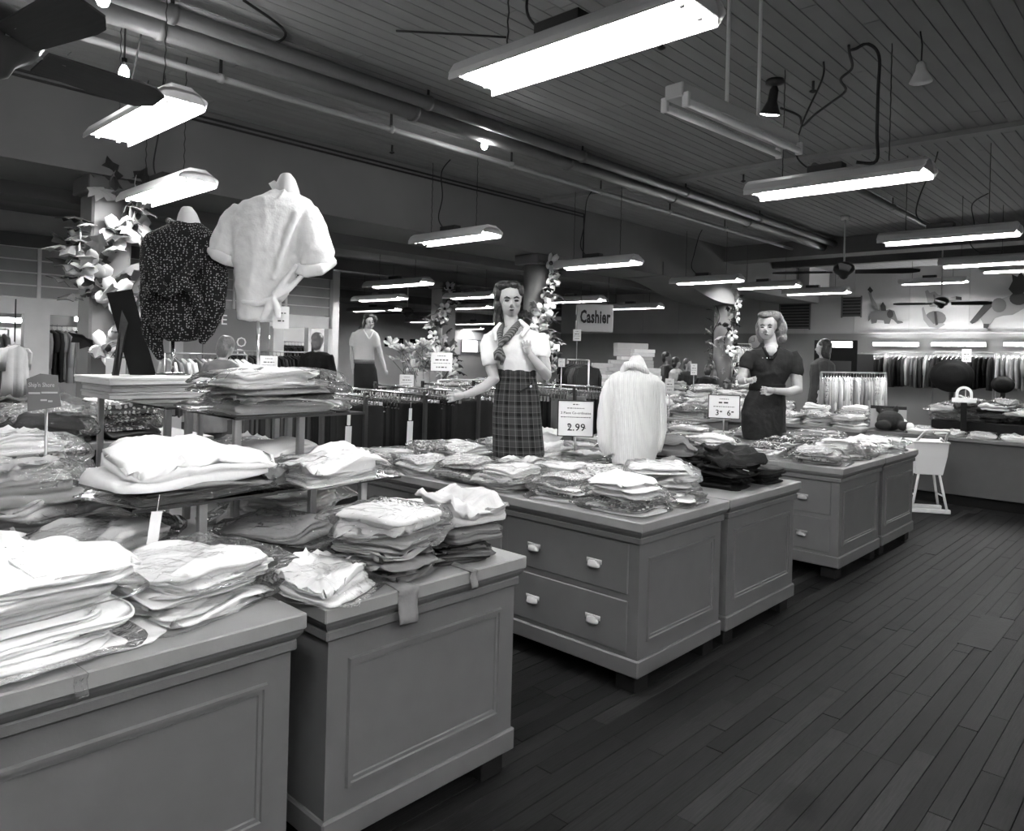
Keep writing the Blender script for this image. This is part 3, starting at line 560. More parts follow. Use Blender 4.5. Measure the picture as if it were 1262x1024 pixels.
# bagged jumble between the sign post and the shelves
stack('the bagged jumble behind the sign post', .70, 3.02, HT, .4, [(Mg, .05), (P_, .05), (G, .05), (Lg, .05), (Mg, .05), (P_, .04)], .36, .34, .05, .5, 'blouse', g1, 1.0)
stack('the bagged jumble under the low glass shelf', 1.00, 2.92, HT, -.3, [(D, .05), (Mg, .05), (P_, .045), (G, .04)], .30, .34, .03, .4, 'blouse', g1, 1.0)
stack('the pile left of the low glass shelf', .78, 3.45, HT, .2, [(G, .05), (P_, .05), (Mg, .05), (Lg, .05), (SQ, .05), (FL, .05), (O, .045)], .42, .34, .04, .2, 'blouse', g1, .8)
stack('the pale long pile before the white boxes', 1.0, 3.92, HT, .1, [(G, .06), (P_, .06), (Lg, .06), (SQ, .06), (SQ, .07), (D, .06), (SQ, .05)], .36, .36, .02, .1, 'blouse', g1, .7)
stack('the pile at the far left edge', .50, 3.9, HT, .3, [(P_, .05), (Mg, .05), (SQ, .05), (FL, .05), (Lg, .05)], .34, .32, .03, .3, 'blouse', g1, .7)
for k, (x, y, z, rz) in enumerate(((.60, 3.62, 1.105, .3), )): pass
# second counter
g2 = 'garments on the second front counter'
stack('slumped over the left front corner', 1.30, 2.02, HT, .5, [(O, .05)], .27, .30, 0, 0, 'blouse', g2, 1.0)
stack('the grey shirt pile with a dangling sleeve', 1.56, 2.03, HT, .45, [(G, .026), (Mg, .024), (G, .026), (P_, .026), (Mg, .026), (P_, .03), (O, .036)], .30, .32, .03, .3, 'shirt', g2, [0, 0, 0, 0, 0, 1, 1])
stack('the rolled pile at the right front corner', 1.88, 2.03, HT, -.2, [(D, .024), (G, .026), (D, .024), (G, .03), (Mg, .03), (P_, .052)], .27, .30, .02, .28, 'shirt', g2, 0)
stack('the dark pile beneath the riser shelves', 1.42, 2.42, HT, .2, [(D, .04), (K, .04), (G, .035)], .34, .34, .03, .3, 'shirt', g2, .5)
stack('the dark pile under the white folded paper', 1.78, 2.45, HT, .1, [(K, .04), (D, .04), (K, .035)], .38, .34, .03, .3, 'shirt', g2, .3)
stack('spread open like a sheet behind the rolled pile', 1.86, 2.36, HT+.125, .5, [(W, .016)], .26, .24, 0, 0, 'blouse', g2, 0)
stack('the bagged pile under the right glass shelf', 1.60, 2.80, HT, .3, [(G, .05), (Lg, .05), (P_, .05)], .42, .36, .03, .3, 'shirt', g2, 1.0)
stack('the pile at the counter back right', 1.85, 3.6, HT, .2, [(Lg, .06), (W, .06), (P_, .06), (Mg, .06)], .36, .36, .03, .3, 'shirt', g2, 1.0)
# dangling sleeves and straps at the counter edge
def drape(loc, w, h, m, label, rz=0, out=.014):
    R = []
    for k in range(9):
        t = k/8; z = -max(0, t-.35)*h/.65; y = .10*(1-t/.35)-.004 if t < .35 else -out-.006*math.sin(t*8); wd = w*(1-.15*t)
        R.append([(u*wd/2, y-.006*math.sin(u*2.2+1), z+.004*math.cos(u*3)+.005) for u in (-1, -.5, 0, .5, 1)]+[(u*wd/2, y+.006, z-.003) for u in (1, .5, 0, -.5, -1)])
    o = MB().rings(R).build('dangling_sleeve', m, None, True, loc); o.rotation_euler = (0, 0, rz); tag(o, label, 'sleeve')
drape((1.50, 1.832, HT+.004), .075, .11, 'c_grey', 'grey sleeve hanging over the front of the second counter', -.15); drape((1.785, 1.832, HT+.004), .03, .06, 'c_grey', 'narrow grey strap hanging below the rolled pile', 0)
drape((.57, 1.847, HT+.002), .03, .05, 'poly', 'clear plastic corner hanging over the lower left counter', .1)
# glass risers with dark posts
def riser(x0, x1, y0, y1, z, label, base=HT, th=.008, m='glass', posts=None):
    e = empty('riser_shelf', (x0, y0, base), 0, label, 'shelf', 'riser shelves on the front counters')
    MB().bbox(0, x1-x0, 0, y1-y0, z-base-th, z-base, .002).build('shelf_board', m, e)
    MB().box(0, x1-x0, -.003, 0, z-base-th-.001, z-base+.001).build('edge', 'black_metal', e)
    for px, py in posts or ((.04, .06), (x1-x0-.07, .06), (.04, y1-y0-.08), (x1-x0-.07, y1-y0-.08)): MB().bbox(px, px+.028, py, py+.028, 0, z-base-th, .003).build('post', 'steel', e)
riser(.86, 1.34, 2.36, 2.80, 1.05, 'low glass shelf under the big white shirt', posts=((.22, .03), (.22, .38)))
riser(1.36, 1.93, 2.42, 2.64, 1.04, 'right glass shelf with the flat white bag', posts=((.17, .03), (.40, .03)))
riser(1.36, 1.96, 2.72, 3.26, 1.28, 'high shelf holding the bagged stack below the white form', posts=((.02, .04), (.30, .04), (.02, .48), (.5, .48)))
riser(1.34, 1.98, 3.32, 4.32, 1.28, 'high shelf holding flat white boxes and the easel', posts=((.02, .05), (.55, .05), (.02, .9), (.55, .9)))
g3 = 'garments on the riser shelves'
stack('the low glass shelf pile', 1.09, 2.55, 1.052, .2, [(D, .02), (G, .024), (W, .085)], .52, .36, .015, .06, 'shirt', g3, [1, 0, 0])
e = garment((1.395, 2.56, 1.055), .3, .12, .22, .04, 'c_grey', 'dark grey folded sleeve tucked right of the big white shirt', g3, v=4)
o = link('price_tag', TAGM, 'card', None, (.93, 2.345, 1.06), (0, .15, .3), (1.4, 1, 1.6)); tag(o, 'white swing tag hanging from the big white shirt', 'tag')
stack('the flat pile on the right glass shelf', 1.66, 2.53, 1.042, .15, [(O, .03), (W, .045)], .44, .28, .01, .05, 'shirt', g3, 1.0)
stack('the bagged stack below the white form', 1.66, 2.97, 1.282, .12, [(P_, .04), (K, .034), (G, .03), (W, .045)], .52, .40, .015, .06, 'shirt', g3, [1, 1, 1, 1])
stack('under the high shelf beside the grey collar', 1.62, 2.98, 1.0, .4, [(P_, .06), (Lg, .06)], .44, .34, .02, .2, 'shirt', g3, [1, 0], True)
# flat boxes on the high shelf and small cartons left
def carton(loc, sz, rz, m, label, lid=True, cat='box', group=None, name='flat_box'):
    e = empty(name, loc, rz, label, cat, group); w, d, h = sz
    MB().bbox(-w/2, w/2, -d/2, d/2, 0, h*(.6 if lid else 1), .003).build('tray', m, e)
    if lid: MB().bbox(-w/2-.004, w/2+.004, -d/2-.004, d/2+.004, h*.6, h, .003).build('lid', m, e)
    return e
b0 = atz(148, 488, 1.285)
for k in range(3): carton((1.53+.005*k, 4.07, 1.282+k*.036), (.48, .40, .034) if k < 2 else (.54, .46, .036), .015*k, 'box_white' if k == 2 else 'box_grey', ['grey flat box, bottom of three under the easel', 'grey flat box, middle of three under the easel', 'white flat box, top of three under the easel'][k], True, 'box', 'flat boxes under the easel')
for k in range(3):
    carton((.40+.01*k, 3.32, 1.01+k*.052), (.20, .26, .05), .2, 'box_white', 'small pale carton, %s of three stacked at the left' % ['bottom', 'middle', 'top'][k], False, 'carton', 'small cartons at the left', 'small_carton')
MB_ = MB().bbox(-.2, .2, -.2, .2, 0, .205, .003).build('support_block', 'black', None, False, (.40, 3.32, HT)); tag(MB_, 'dark block under the three small cartons', 'block')
# ---- third counter
g4 = 'bagged blouses on the mannequin counter'
pick = lambda k, pool: [(gr.choice(pool), gr.uniform(.022, .034)) for _ in range(k)]
pool = [W, W, W, O, O, Lg, FL, FL, P_, FP, SQ]
names3 = ['the pile nearest the pants rack', 'the second pile along the left counter edge', 'the third pile along the left counter edge', 'the fourth pile along the left counter edge', 'the fifth pile along the left counter edge', 'the near corner pile, mannequin counter']
for k, y in enumerate((3.92, 3.56, 3.20, 2.84, 2.48, 2.10)): stack(names3[k], 3.07, y, HT, gr.uniform(-.3, .3), pick((3, 3, 4, 4, 4, 5)[k], pool), .30, .32, .03, .25, 'blouse', g4, .9)
names3 = ['the second row pile nearest the pants rack', 'the pile left of the plaid skirt', 'the pile before the plaid skirt', 'the second row pile below the price sign', 'the second row pile before the white cardigan', 'the tall front pile, mannequin counter']
for k, y in enumerate((3.95, 3.62, 3.02, 2.76, 2.44, 2.11)): stack(names3[k], 3.42, y, HT, gr.uniform(-.4, .4), pick((4, 4, 3, 4, 4, 6)[k], pool), .30, .32, .03, .3, 'blouse', g4, .9)
stack('the white bundle left of the white cardigan', 3.85, 3.32, HT, .3, [(W, .05), (W, .06), (W, .07)], .42, .36, .02, .2, 'blouse', g4, [0, 1, 0])
stack('the white bundle behind the price sign', 4.1, 3.65, HT, -.2, [(W, .05), (O, .06), (W, .06)], .42, .36, .02, .2, 'blouse', g4, 0)
stack('lying under the white cardigan form', 3.98, 2.62, HT, .2, [(O, .03), (W, .03)], .36, .36, .01, .1, 'blouse', g4, 0)
stack('the patterned pile before the white cardigan', 3.72, 2.30, HT, .5, [(FP, .03), (FL, .03), (SQ, .03), (O, .03)], .30, .32, .03, .3, 'blouse', g4, 1)
g5 = 'dark sweaters on the counter end'
stack('the pile right of the white cardigan', 4.30, 2.62, HT, .6, [(G, .04), (G, .04), (D, .04), (G, .05)], .36, .36, .03, .4, 'sweater', g5, 0)
stack('the black pile at the front counter end', 4.12, 2.10, HT, .2, [(B, .035), (B, .035), (K, .03)], .36, .34, .03, .3, 'sweater', g5, 0)
stack('the black pile at the end of the counter', 4.46, 2.08, HT, -.2, [(B, .03), (K, .03), (D, .03)], .30, .34, .02, .3, 'sweater', g5, 0)
stack('the charcoal pile behind the black sweaters', 4.42, 2.40, HT, .3, [(K, .04), (B, .04), (K, .04)], .34, .30, .03, .3, 'sweater', g5, 0)
garment((4.20, 2.06, HT+.108), .9, .34, .36, .045, 'c_black', 'crumpled black sweater thrown over the front dark piles', g5, v=9, kind='sweater')
garment((4.36, 2.22, HT+.128), -.5, .30, .34, .045, 'c_charcoal', 'crumpled charcoal sweater lying across the dark piles', g5, v=8, kind='sweater')
garment((3.93, 2.42, HT+.06), .4, .26, .30, .05, 'c_grey', 'loose dark grey sweater at the foot of the white cardigan', g5, v=6, kind='sweater')
for k, (x, y) in enumerate(((4.05, 1.925), (4.38, 2.02))):
    o = MB().box(-.028, .028, -.016, .016, 0, .0015).build('paper_label', 'card', None, False, (x, y, HT+.118+.045*k), (.2, .1, .5)); tag(o, 'white paper label on the %s black sweater' % ('near' if k == 0 else 'right hand'), 'label')
for k, (x, y) in enumerate(((4.0, 3.1), (4.35, 3.05), (4.45, 3.5), (4.2, 3.98), (3.75, 4.0), (4.5, 3.95))): stack(['the print pile right of the white bundle', 'the print pile behind the olive sweaters', 'the pale pile at the far counter side', 'the far corner pile of the mannequin counter', 'the far pile behind the price sign', 'the furthest corner pile by the next aisle'][k], x, y, HT, gr.uniform(-.5, .5), pick(3, [FL, SQ, O, Mg, P_]), .30, .32, .02, .3, 'blouse', g4, .8)
# ---- fourth counter
g6 = 'bagged clothes on the counter by the aisle'
c4n = ['nearest the drawers', 'left of the mannequin', 'before the mannequin', 'at the near corner', 'beside the dark floral bag', 'in the middle of the counter', 'behind the white bag', 'at the front edge middle', 'with floral bags', 'at the right front end', 'at the back right', 'at the far back', 'behind the mannequin skirt', 'at the right far corner', 'beyond the front bags']
k = 0
for x, y, n in ((5.66, 3.9, 3), (5.66, 3.4, 3), (5.66, 2.95, 4), (5.68, 2.12, 3), (5.68, 2.5, 3), (6.05, 2.12, 4), (6.08, 2.5, 4), (6.42, 2.12, 3), (6.78, 2.12, 3), (7.1, 2.12, 3), (6.5, 2.6, 4), (6.95, 2.6, 4), (6.2, 3.5, 4), (6.9, 3.2, 4), (6.6, 3.8, 4)):
    stack('the fourth counter pile '+c4n[k], x, y, HT, gr.uniform(-.5, .5), pick(n, [W, W, O, Lg, FP, FL, SQ, G] if x < 6.6 else [W, O, FL, FP, SQ]), .32, .32, .03, .5, 'garment', g6, .85); k += 1
# ================================================================ FORMS AND MANNEQUINS
def ell(c, r, rot=None, seg=16):
    b = MB(); R = []; M = rot or Matrix.Identity(3)
    for k in range(1, seg//2):
        t = PI*k/(seg//2); R.append([Vector(c)+M @ Vector((r[0]*math.sin(t)*math.cos(2*PI*j/seg), r[1]*math.sin(t)*math.sin(2*PI*j/seg), r[2]*math.cos(t))) for j in range(seg)])
    return b.rings(R)
def fuse(parts, vox, it=3, wr=0, seed=1, wf=7):
    b = MB()
    for p in parts: b.add(p.v, p.f)
    me = b.mesh('fuse'); o = bpy.data.objects.new('tmp', me); SX.collection.objects.link(o)
    m = o.modifiers.new('r', 'REMESH'); m.mode = 'VOXEL'; m.voxel_size = vox; m.use_smooth_shade = True
    s = o.modifiers.new('s', 'SMOOTH'); s.iterations = it; s.factor = .5
    VX.update(); out = bpy.data.meshes.new_from_object(o.evaluated_get(VX.depsgraph))
    bpy.data.objects.remove(o); bpy.data.meshes.remove(me)
    if wr:
        cs = [(v.co.copy(), v.normal.copy()) for v in out.vertices]; flat = []
        for p, nn in cs:
            rid = (1-2*abs(noise.noise(Vector((p.x*wf+seed, p.y*wf, p.z*wf*.55)))))
            flat.extend(p+nn*(wr*(max(0, rid)**2-.3)+wr*.5*noise.noise(p*28)))
        out.vertices.foreach_set('co', flat)
    out.polygons.foreach_set('use_smooth', [True]*len(out.polygons)); return out
class Frame:                       # a figure surveyed in its own upright plane at distance d; dz is towards the viewer
    def __init__(s, d, px, py): s.d = d; s.o = atd(px, py, d); s.s = d/FPX
    def p(s, x, y, dz=0): return EYEP + ray(x, y)*(s.d-dz) - s.o
    def m(s, px): return px*s.s
    def tube(s, pts, n=14):        # pts: (px, py, dz metres, r px)
        P = [s.p(x, y, z) for x, y, z, r in pts]; return MB().tube(P, [r*s.s for *_, r in pts], n)
    def loft(s, rows, n=28, off=0):  # rows: (py, px centre, half width px, half depth px[, dz metres])
        R = []
        for row in rows:
            y, x, hw, hd = row[:4]; c = s.p(x, y, row[4] if len(row) > 4 else 0)
            R.append([c+RT*(hw*s.s*math.cos(2*PI*k/n))+FW*(hd*s.s*math.sin(2*PI*k/n)) for k in range(n)])
        return MB().rings(R)
    def ball(s, x, y, dz, rx, rz, ry): return ell(s.p(x, y, dz), (rx*s.s, rz*s.s, ry*s.s), Matrix((RT, FW, UP)).transposed())
def torso_form(fr, label, shirt, neck, body, sleeves, stand_to, name='torso_form', extra=(), m='c_white', wr=.005, collar=None, wf=9):
    e = empty(name, fr.o, 0, label, 'torso form')
    link('neck', fuse([fr.tube(neck, 16)], .006, 3), 'form', e)
    parts = [fr.loft(body)]+[fr.tube(sl, 16) for sl in sleeves]
    link(shirt, fuse(parts, .008, 6, wr, 3, wf), m, e)
    for nm, msh, mm in extra: link(nm, msh, mm, e)
    if stand_to:
        x, y0, y1 = stand_to; P0, P1 = fr.p(x, y0), fr.p(x, y1); MB().tube([P0, P1], .008, 10).build('pole', 'chrome', e, True)
        MB().lathe([(.075, 0), (.075, .006), (.02, .014)], 20, (P1.x, P1.y, P1.z)).build('base', 'chrome', e, True)
    return e
def band(fr, pts, n=10): return fr.tube(pts, n).mesh('band', True)
# -- white blouse form
f = Frame(3.40, 320, 396)
def flat(fr, pts, th=.006):        # thin cloth piece: outline (px, py, dz) given thickness away from the viewer
    A = [fr.p(x, y, z) for x, y, z in pts]; return MB().rings([A, [q+FW*th for q in A]]).mesh('flat')
ex = [('collar', flat(f, [(331, 226, .02), (338, 222, -.01), (352, 232, .03), (368, 246, .0), (362, 250, .03), (350, 246, .075), (338, 238, .06)], .03), 'c_white'),
      ('cuff', fuse([f.tube([(259, 308, .0, 5), (266, 314, .05, 7), (278, 320, .05, 7), (290, 324, .0, 6)], 10)], .006, 2), 'c_white'),
      ('cuff', fuse([f.tube([(366, 330, .02, 8), (378, 334, .08, 8), (394, 332, .08, 8), (409, 321, .0, 8)], 10)], .006, 2), 'c_white'),
      ('waist_tie', fuse([f.tube([(374, 338, .06, 3), (356, 356, .085, 4), (338, 368, .10, 3)], 8), f.tube([(366, 326, .07, 3), (350, 348, .095, 4), (336, 364, .105, 3)], 8), f.tube([(298, 372, .085, 3), (316, 374, .10, 4), (334, 368, .105, 3)], 8), f.tube([(336, 366, .105, 3.5), (342, 380, .10, 5), (343, 392, .09, 3)], 8), f.tube([(334, 368, .105, 3), (330, 382, .10, 5), (322, 393, .09, 3)], 8)], .005, 3), 'c_white')]
torso_form(f, 'white short sleeved blouse tied at the waist on a high torso form', 'blouse', [(352, 250, 0, 17), (354, 236, 0, 15), (353, 222, 0, 11), (352, 214, 0, 6)],
    [(234, 350, 15, 12), (240, 348, 24, 17), (248, 344, 40, 24), (258, 340, 50, 29), (275, 334, 50, 33), (297, 330, 42, 34), (325, 328, 40, 33), (345, 325, 34, 30), (365, 320, 28, 26), (380, 318, 26, 24), (395, 317, 24, 22)],
    [[(300, 258, 0, 12), (286, 275, 0, 15), (276, 298, .0, 16), (273, 314, .0, 15)], [(376, 262, 0, 16), (385, 285, .02, 19), (390, 310, .03, 21), (390, 328, .03, 20)], [(362, 318, .02, 12), (352, 342, .03, 12), (338, 368, .03, 11)], [(366, 262, .085, 4), (352, 300, .105, 4), (336, 345, .09, 4)], [(352, 254, .075, 3.5), (340, 290, .11, 3.5), (326, 340, .10, 3)], [(300, 262, .06, 3), (304, 300, .105, 3), (312, 350, .10, 3)], [(378, 270, .05, 3), (376, 300, .09, 3.5), (372, 326, .09, 3)], [(396, 280, .045, 3), (392, 305, .085, 3.5), (386, 326, .09, 3)]], (318, 394, 471), 'blouse_form', ex, 'c_white', .007, wf=11)
# -- dotted print jacket form
f = Frame(3.46, 225, 425)
ex = [('collar', band(f, [(208, 272, -.02, 4), (214, 278, .03, 6), (228, 283, .05, 6), (240, 287, .03, 6), (248, 282, -.03, 4)]), 'dot_print'),
      ('tied_sash', fuse([f.tube([(182, 312, .08, 7), (193, 342, .14, 7), (207, 364, .17, 5), (220, 348, .165, 7), (244, 322, .12, 8)], 8), f.tube([(207, 364, .17, 4), (190, 352, .15, 6), (182, 366, .11, 6), (181, 385, .07, 5)], 8), f.tube([(207, 364, .17, 4), (228, 350, .165, 7), (243, 366, .15, 7), (249, 392, .11, 6)], 8)], .006, 3), 'dot_print')]
torso_form(f, 'dark dotted long sleeved blouse on a torso form by the easel', 'blouse', [(231, 292, 0, 17), (233, 278, 0, 15), (231, 264, 0, 11), (230, 255, 0, 6)],
    [(274, 230, 17, 13), (281, 228, 28, 18), (290, 225, 44, 24), (300, 223, 48, 28), (325, 221, 46, 32), (350, 218, 42, 32), (365, 216, 36, 28), (385, 214, 33, 26), (405, 218, 30, 24), (420, 224, 18, 18)],
    [[(190, 300, 0, 14), (184, 335, .03, 10), (183, 375, .02, 10), (187, 408, -.02, 12), (198, 442, .0, 5)], [(258, 302, 0, 15), (265, 345, .03, 16), (262, 380, .02, 15), (255, 405, .02, 10), (248, 424, .02, 4)]], (213, 420, 462), 'blouse_form', ex, 'dot_print', .005)
# -- ribbed white cardigan form on the mannequin counter
f = Frame(4.66, 785, 570)
torso_form(f, 'white ribbed cardigan on a headless form beside the price sign', 'cardigan', [(785, 466, 0, 13), (785, 452, 0, 12), (784, 443, 0, 9), (783, 438, 0, 5)],
    [(456, 781, 15, 12), (462, 781, 28, 16), (469, 782, 34, 20), (485, 783, 32, 22), (515, 784, 30, 22), (545, 783, 29, 22), (571, 780, 26, 20)],
    [[(753, 470, 0, 7), (748, 490, .02, 9), (745, 520, .02, 10), (745, 545, .03, 9), (750, 560, .03, 6)], [(812, 472, 0, 7), (813, 495, .01, 8), (814, 530, .01, 8), (809, 556, .01, 6)]], None, 'cardigan_form',
    [('collar', fuse([f.tube([(768, 458, .02, 5), (772, 450, .05, 5), (783, 449, .07, 5), (793, 454, .06, 5), (797, 462, .03, 5)], 10)], .005, 2), 'knit')], 'knit', .004)
def face(fr, e, cx, cy, hw, hh, look, skin, hairparts, hm, vox=.0045):
    # head: skull, jaw, nose, lips, brow, ears; look shifts the face axis sideways (px)
    hd = hw*1.15; z0 = fr.m(hd)
    parts = [fr.ball(cx, cy-hh*.22, -.01, hw*.98, hd, hh*.78), fr.ball(cx+look*.5, cy+hh*.30, .010, hw*.78, hd*.78, hh*.66), fr.ball(cx+look*.7, cy+hh*.80, .028, hw*.36, hw*.36, hh*.16),
             fr.tube([(cx+look*.75, cy-hh*.05, z0*.95, hw*.07), (cx+look*.9, cy+hh*.18, z0*1.08, hw*.12), (cx+look*.95, cy+hh*.30, z0*1.16, hw*.17)], 8), fr.ball(cx+look*.9, cy+hh*.34, z0*1.0, hw*.25, hw*.16, hh*.07),
             fr.ball(cx+look*.8, cy+hh*.54, z0*.92, hw*.28, hw*.18, hh*.06), fr.ball(cx-hw*.45+look*.8, cy+hh*.2, z0*.62, hw*.28, hw*.28, hh*.2), fr.ball(cx+hw*.45+look*.8, cy+hh*.2, z0*.62, hw*.28, hw*.28, hh*.2)]
    h = link('head', fuse(parts, vox, 2), skin, e)
    for s in (-1, 1):
        x = cx+s*hw*.40+look*.85; y = cy+hh*.02
        link('eye', fr.ball(x, y, z0*.83, hw*.19, hw*.10, hh*.055).mesh('eye', True), 'eye_dark', h)
        fr.tube([(x-hw*.22, y-hh*.15, z0*.86, hw*.05), (x, y-hh*.21, z0*.97, hw*.065), (x+hw*.24, y-hh*.14, z0*.89, hw*.045)], 6).build('eyebrow', 'hair_dark', h, True)
    link('lips', fuse([fr.ball(cx+look*.85, cy+hh*.52, z0*.99, hw*.22, hw*.11, hh*.026), fr.ball(cx+look*.85, cy+hh*.565, z0*.985, hw*.16, hw*.11, hh*.03)], .002, 1), 'lips', h)
    link('hair', fuse(hairparts, vox, 2, .004, 4, 40), hm, e)
def hand(fr, x, y, dz, dirx, diry, s, curl=.6, spread=.5, tx=0):
    # palm plus five unequal, bent fingers heading along (dirx, diry) in the figure plane; s = hand length in px
    d = Vector((dirx, diry)); d.normalize(); n = Vector((-d.y, d.x)); out = [fr.tube([(x, y, dz, s*.14), (x+d.x*s*.22, y+d.y*s*.22, dz, s*.20), (x+d.x*s*.48, y+d.y*s*.48, dz, s*.19)], 10)]
    for k, L in enumerate((.46, .52, .48, .38)):
        o = (k-1.5)*s*.115; bx, by = x+d.x*s*.46+n.x*o, y+d.y*s*.46+n.y*o; q = n*(o*spread*.6)
        out.append(fr.tube([(bx, by, dz, s*.065), (bx+d.x*s*L*.4+q.x*.5, by+d.y*s*L*.4+q.y*.5, dz+fr.m(s*.05), s*.06), (bx+d.x*s*L*(.72-.1*curl)+q.x, by+d.y*s*L*(.72-.1*curl)+q.y, dz+fr.m(s*(.05-.12*curl)), s*.052), (bx+d.x*s*L*(1-.35*curl)+q.x*1.2, by+d.y*s*L*(1-.35*curl)+q.y*1.2, dz+fr.m(s*(-.05-.25*curl)), s*.04)], 8))
    t = -1 if tx <= 0 else 1
    out.append(fr.tube([(x+d.x*s*.12+n.x*s*.14*t, y+d.y*s*.12+n.y*s*.14*t, dz, s*.08), (x+d.x*s*.32+n.x*s*.27*t, y+d.y*s*.32+n.y*s*.27*t, dz+fr.m(s*.08), s*.07), (x+d.x*s*.52+n.x*s*.28*t, y+d.y*s*.52+n.y*s*.28*t, dz+fr.m(s*.10), s*.05)], 8))
    return out
def uv_loft(fr, rows, n=40):
    me = fr.loft(rows, n).mesh('loft', True); L = me.uv_layers.new(name='UVMap'); zs = [v.co.z for v in me.vertices]; z0, z1 = min(zs), max(zs)
    cx = sum(v.co.dot(RT) for v in me.vertices)/len(me.vertices)
    for p in me.polygons:
        for li in p.loop_indices:
            c = me.vertices[me.loops[li].vertex_index].co; k = me.loops[li].vertex_index % n; kk = k/n
            if k == 0 and any(me.loops[q].vertex_index % n == n-1 for q in p.loop_indices): kk = 1
            L.data[li].uv = (kk, (c.z-z0)/(z1-z0))
    return me
# -- plaid skirted mannequin
f = Frame(4.90, 638, 566)
e = empty('mannequin', f.o, 0, 'dark haired mannequin in white blouse, neck scarf and plaid skirt', 'mannequin')
link('skirt', uv_loft(f, [(456, 637, 22.5, 16), (462, 637, 23, 17), (475, 637, 26, 19), (490, 637, 28.5, 21), (510, 637, 30, 22), (535, 638, 31, 22), (555, 639, 32, 22.5), (567, 640, 32.5, 23)]), 'plaid', e)
link('waistband', uv_loft(f, [(455, 637, 23, 16.5), (456, 637, 23.5, 17), (462, 637, 24, 17.5), (463, 637, 23.5, 17)]), 'plaid', e)
link('blouse', fuse([f.loft([(404, 634, 16, 11), (408, 634, 28, 15), (413, 635, 37, 18), (422, 636, 35, 20), (432, 637, 31, 21.5), (445, 637, 27, 20), (456, 637, 23, 17), (459, 637, 22.5, 16)]),
    f.ball(625, 430, .07, 11, 8, 10), f.ball(648, 429, .07, 11, 8, 10),
    f.tube([(604, 413, 0, 8), (601, 425, .01, 10), (603, 440, .02, 10.5), (605, 449, .02, 10)], 14), f.tube([(664, 413, 0, 9), (667, 424, .02, 11), (668, 434, .03, 11), (667, 439, .03, 10.5)], 14)], .007, 4, .004, 2, 12), 'c_white', e)
arm = [f.tube([(604, 440, .02, 8), (606, 455, .02, 8), (609, 467, .04, 7.5), (598, 476, .06, 6.5), (584, 483, .08, 5.3), (572, 487, .09, 4.4)], 12)]+hand(f, 572, 487, .09, -1, .12, 25, .5, .5, 1)
arm2 = [f.tube([(667, 432, .03, 8), (671, 450, .04, 8), (673, 462, .07, 7.2), (666, 453, .11, 6.4), (658, 443, .13, 5), (653, 436, .14, 4.2)], 12)]+hand(f, 653, 437, .14, -.32, -1, 21, .35, .7, -1)
link('arm', fuse(arm, .004, 2), 'skin', e); link('arm', fuse(arm2, .004, 2), 'skin', e)
link('neck', fuse([f.tube([(628, 382, -.01, 9), (630, 395, -.01, 8.8), (633, 406, 0, 11), (634, 414, .04, 14)], 14), f.ball(631, 412, .055, 14, 9, 10)], .005, 3), 'skin', e)
face(f, e, 629, 370, 15, 22, 2.0, 'skin', [f.ball(625, 362, -.045, 17.5, 17, 17), f.ball(617, 375, -.05, 9, 12, 17), f.ball(614, 392, -.05, 6, 7, 12), f.ball(622, 352, .025, 12, 9, 6), f.ball(634, 351, .045, 8, 6, 5), f.ball(641, 358, .01, 5, 9, 8), f.ball(614, 360, .0, 6, 9, 11)], 'hair_dark')
sc = [f.tube([(619, 399, .02, 3), (616, 410, .085, 4), (617, 423, .125, 3)], 8), f.tube([(641, 396, .02, 3.5), (634, 405, .085, 5), (624, 417, .125, 5), (617, 424, .13, 3)], 8), f.ball(617, 425, .13, 3.5, 3, 3.5), f.tube([(617, 427, .13, 2.5), (614, 436, .13, 6.5), (613, 444, .125, 4.5)], 6), f.tube([(617, 428, .13, 2), (620, 440, .125, 4), (618, 450, .12, 2)], 6)]
link('neck_scarf', fuse(sc, .004, 2), 'scarf', e)
link('collar', fuse([f.tube([(640, 395, .03, 3), (650, 404, .08, 4), (642, 415, .115, 2.5)], 8), f.tube([(617, 399, .03, 3), (609, 408, .07, 3.5), (611, 420, .10, 2.5)], 8)], .004, 2), 'c_white', e)
o = f.ball(654, 476, .115, 1.6, 1.2, 1.6).build('button', 'card', e, True)
MB().add(*[f.tube([(640, 483, .118, 1.0), (650, 478, .118, 1.2), (656, 472, .11, 1)], 6).v, f.tube([(640, 483, .118, 1.0), (650, 478, .118, 1.2), (656, 472, .11, 1)], 6).f]).build('pocket_tab', 'c_charcoal', e)
# -- dark dressed mannequin
f = Frame(6.62, 945, 541)
e = empty('mannequin', f.o, 0, 'curly haired mannequin in a dark short sleeved dress', 'mannequin')
link('dress', fuse([f.loft([(428, 950, 13, 9), (432, 950, 24, 13), (437, 951, 30, 15), (447, 951, 28, 17), (460, 949, 24, 17), (472, 947, 20.5, 14), (478, 946, 21, 14), (492, 943, 25, 17), (510, 941, 27, 19), (525, 941, 27, 19), (541, 942, 26, 18)]),
    f.ball(940, 450, .065, 10, 8, 11), f.ball(961, 450, .065, 10, 8, 11), f.tube([(926, 435, 0, 7), (921, 443, .01, 8.5), (919, 451, .02, 8.5), (918, 454, .02, 8)], 12), f.tube([(975, 435, 0, 8), (980, 446, .01, 9.5), (981, 457, .02, 9.5), (980, 461, .02, 9)], 12)], .009, 4, .005, 6, 9), 'c_charcoal', e)
link('belt', f.loft([(473, 946, 21.5, 15), (474, 946, 22, 15.6), (480, 945, 22.3, 15.6), (481, 945, 21.8, 15)]).mesh('belt', True), 'c_black', e)
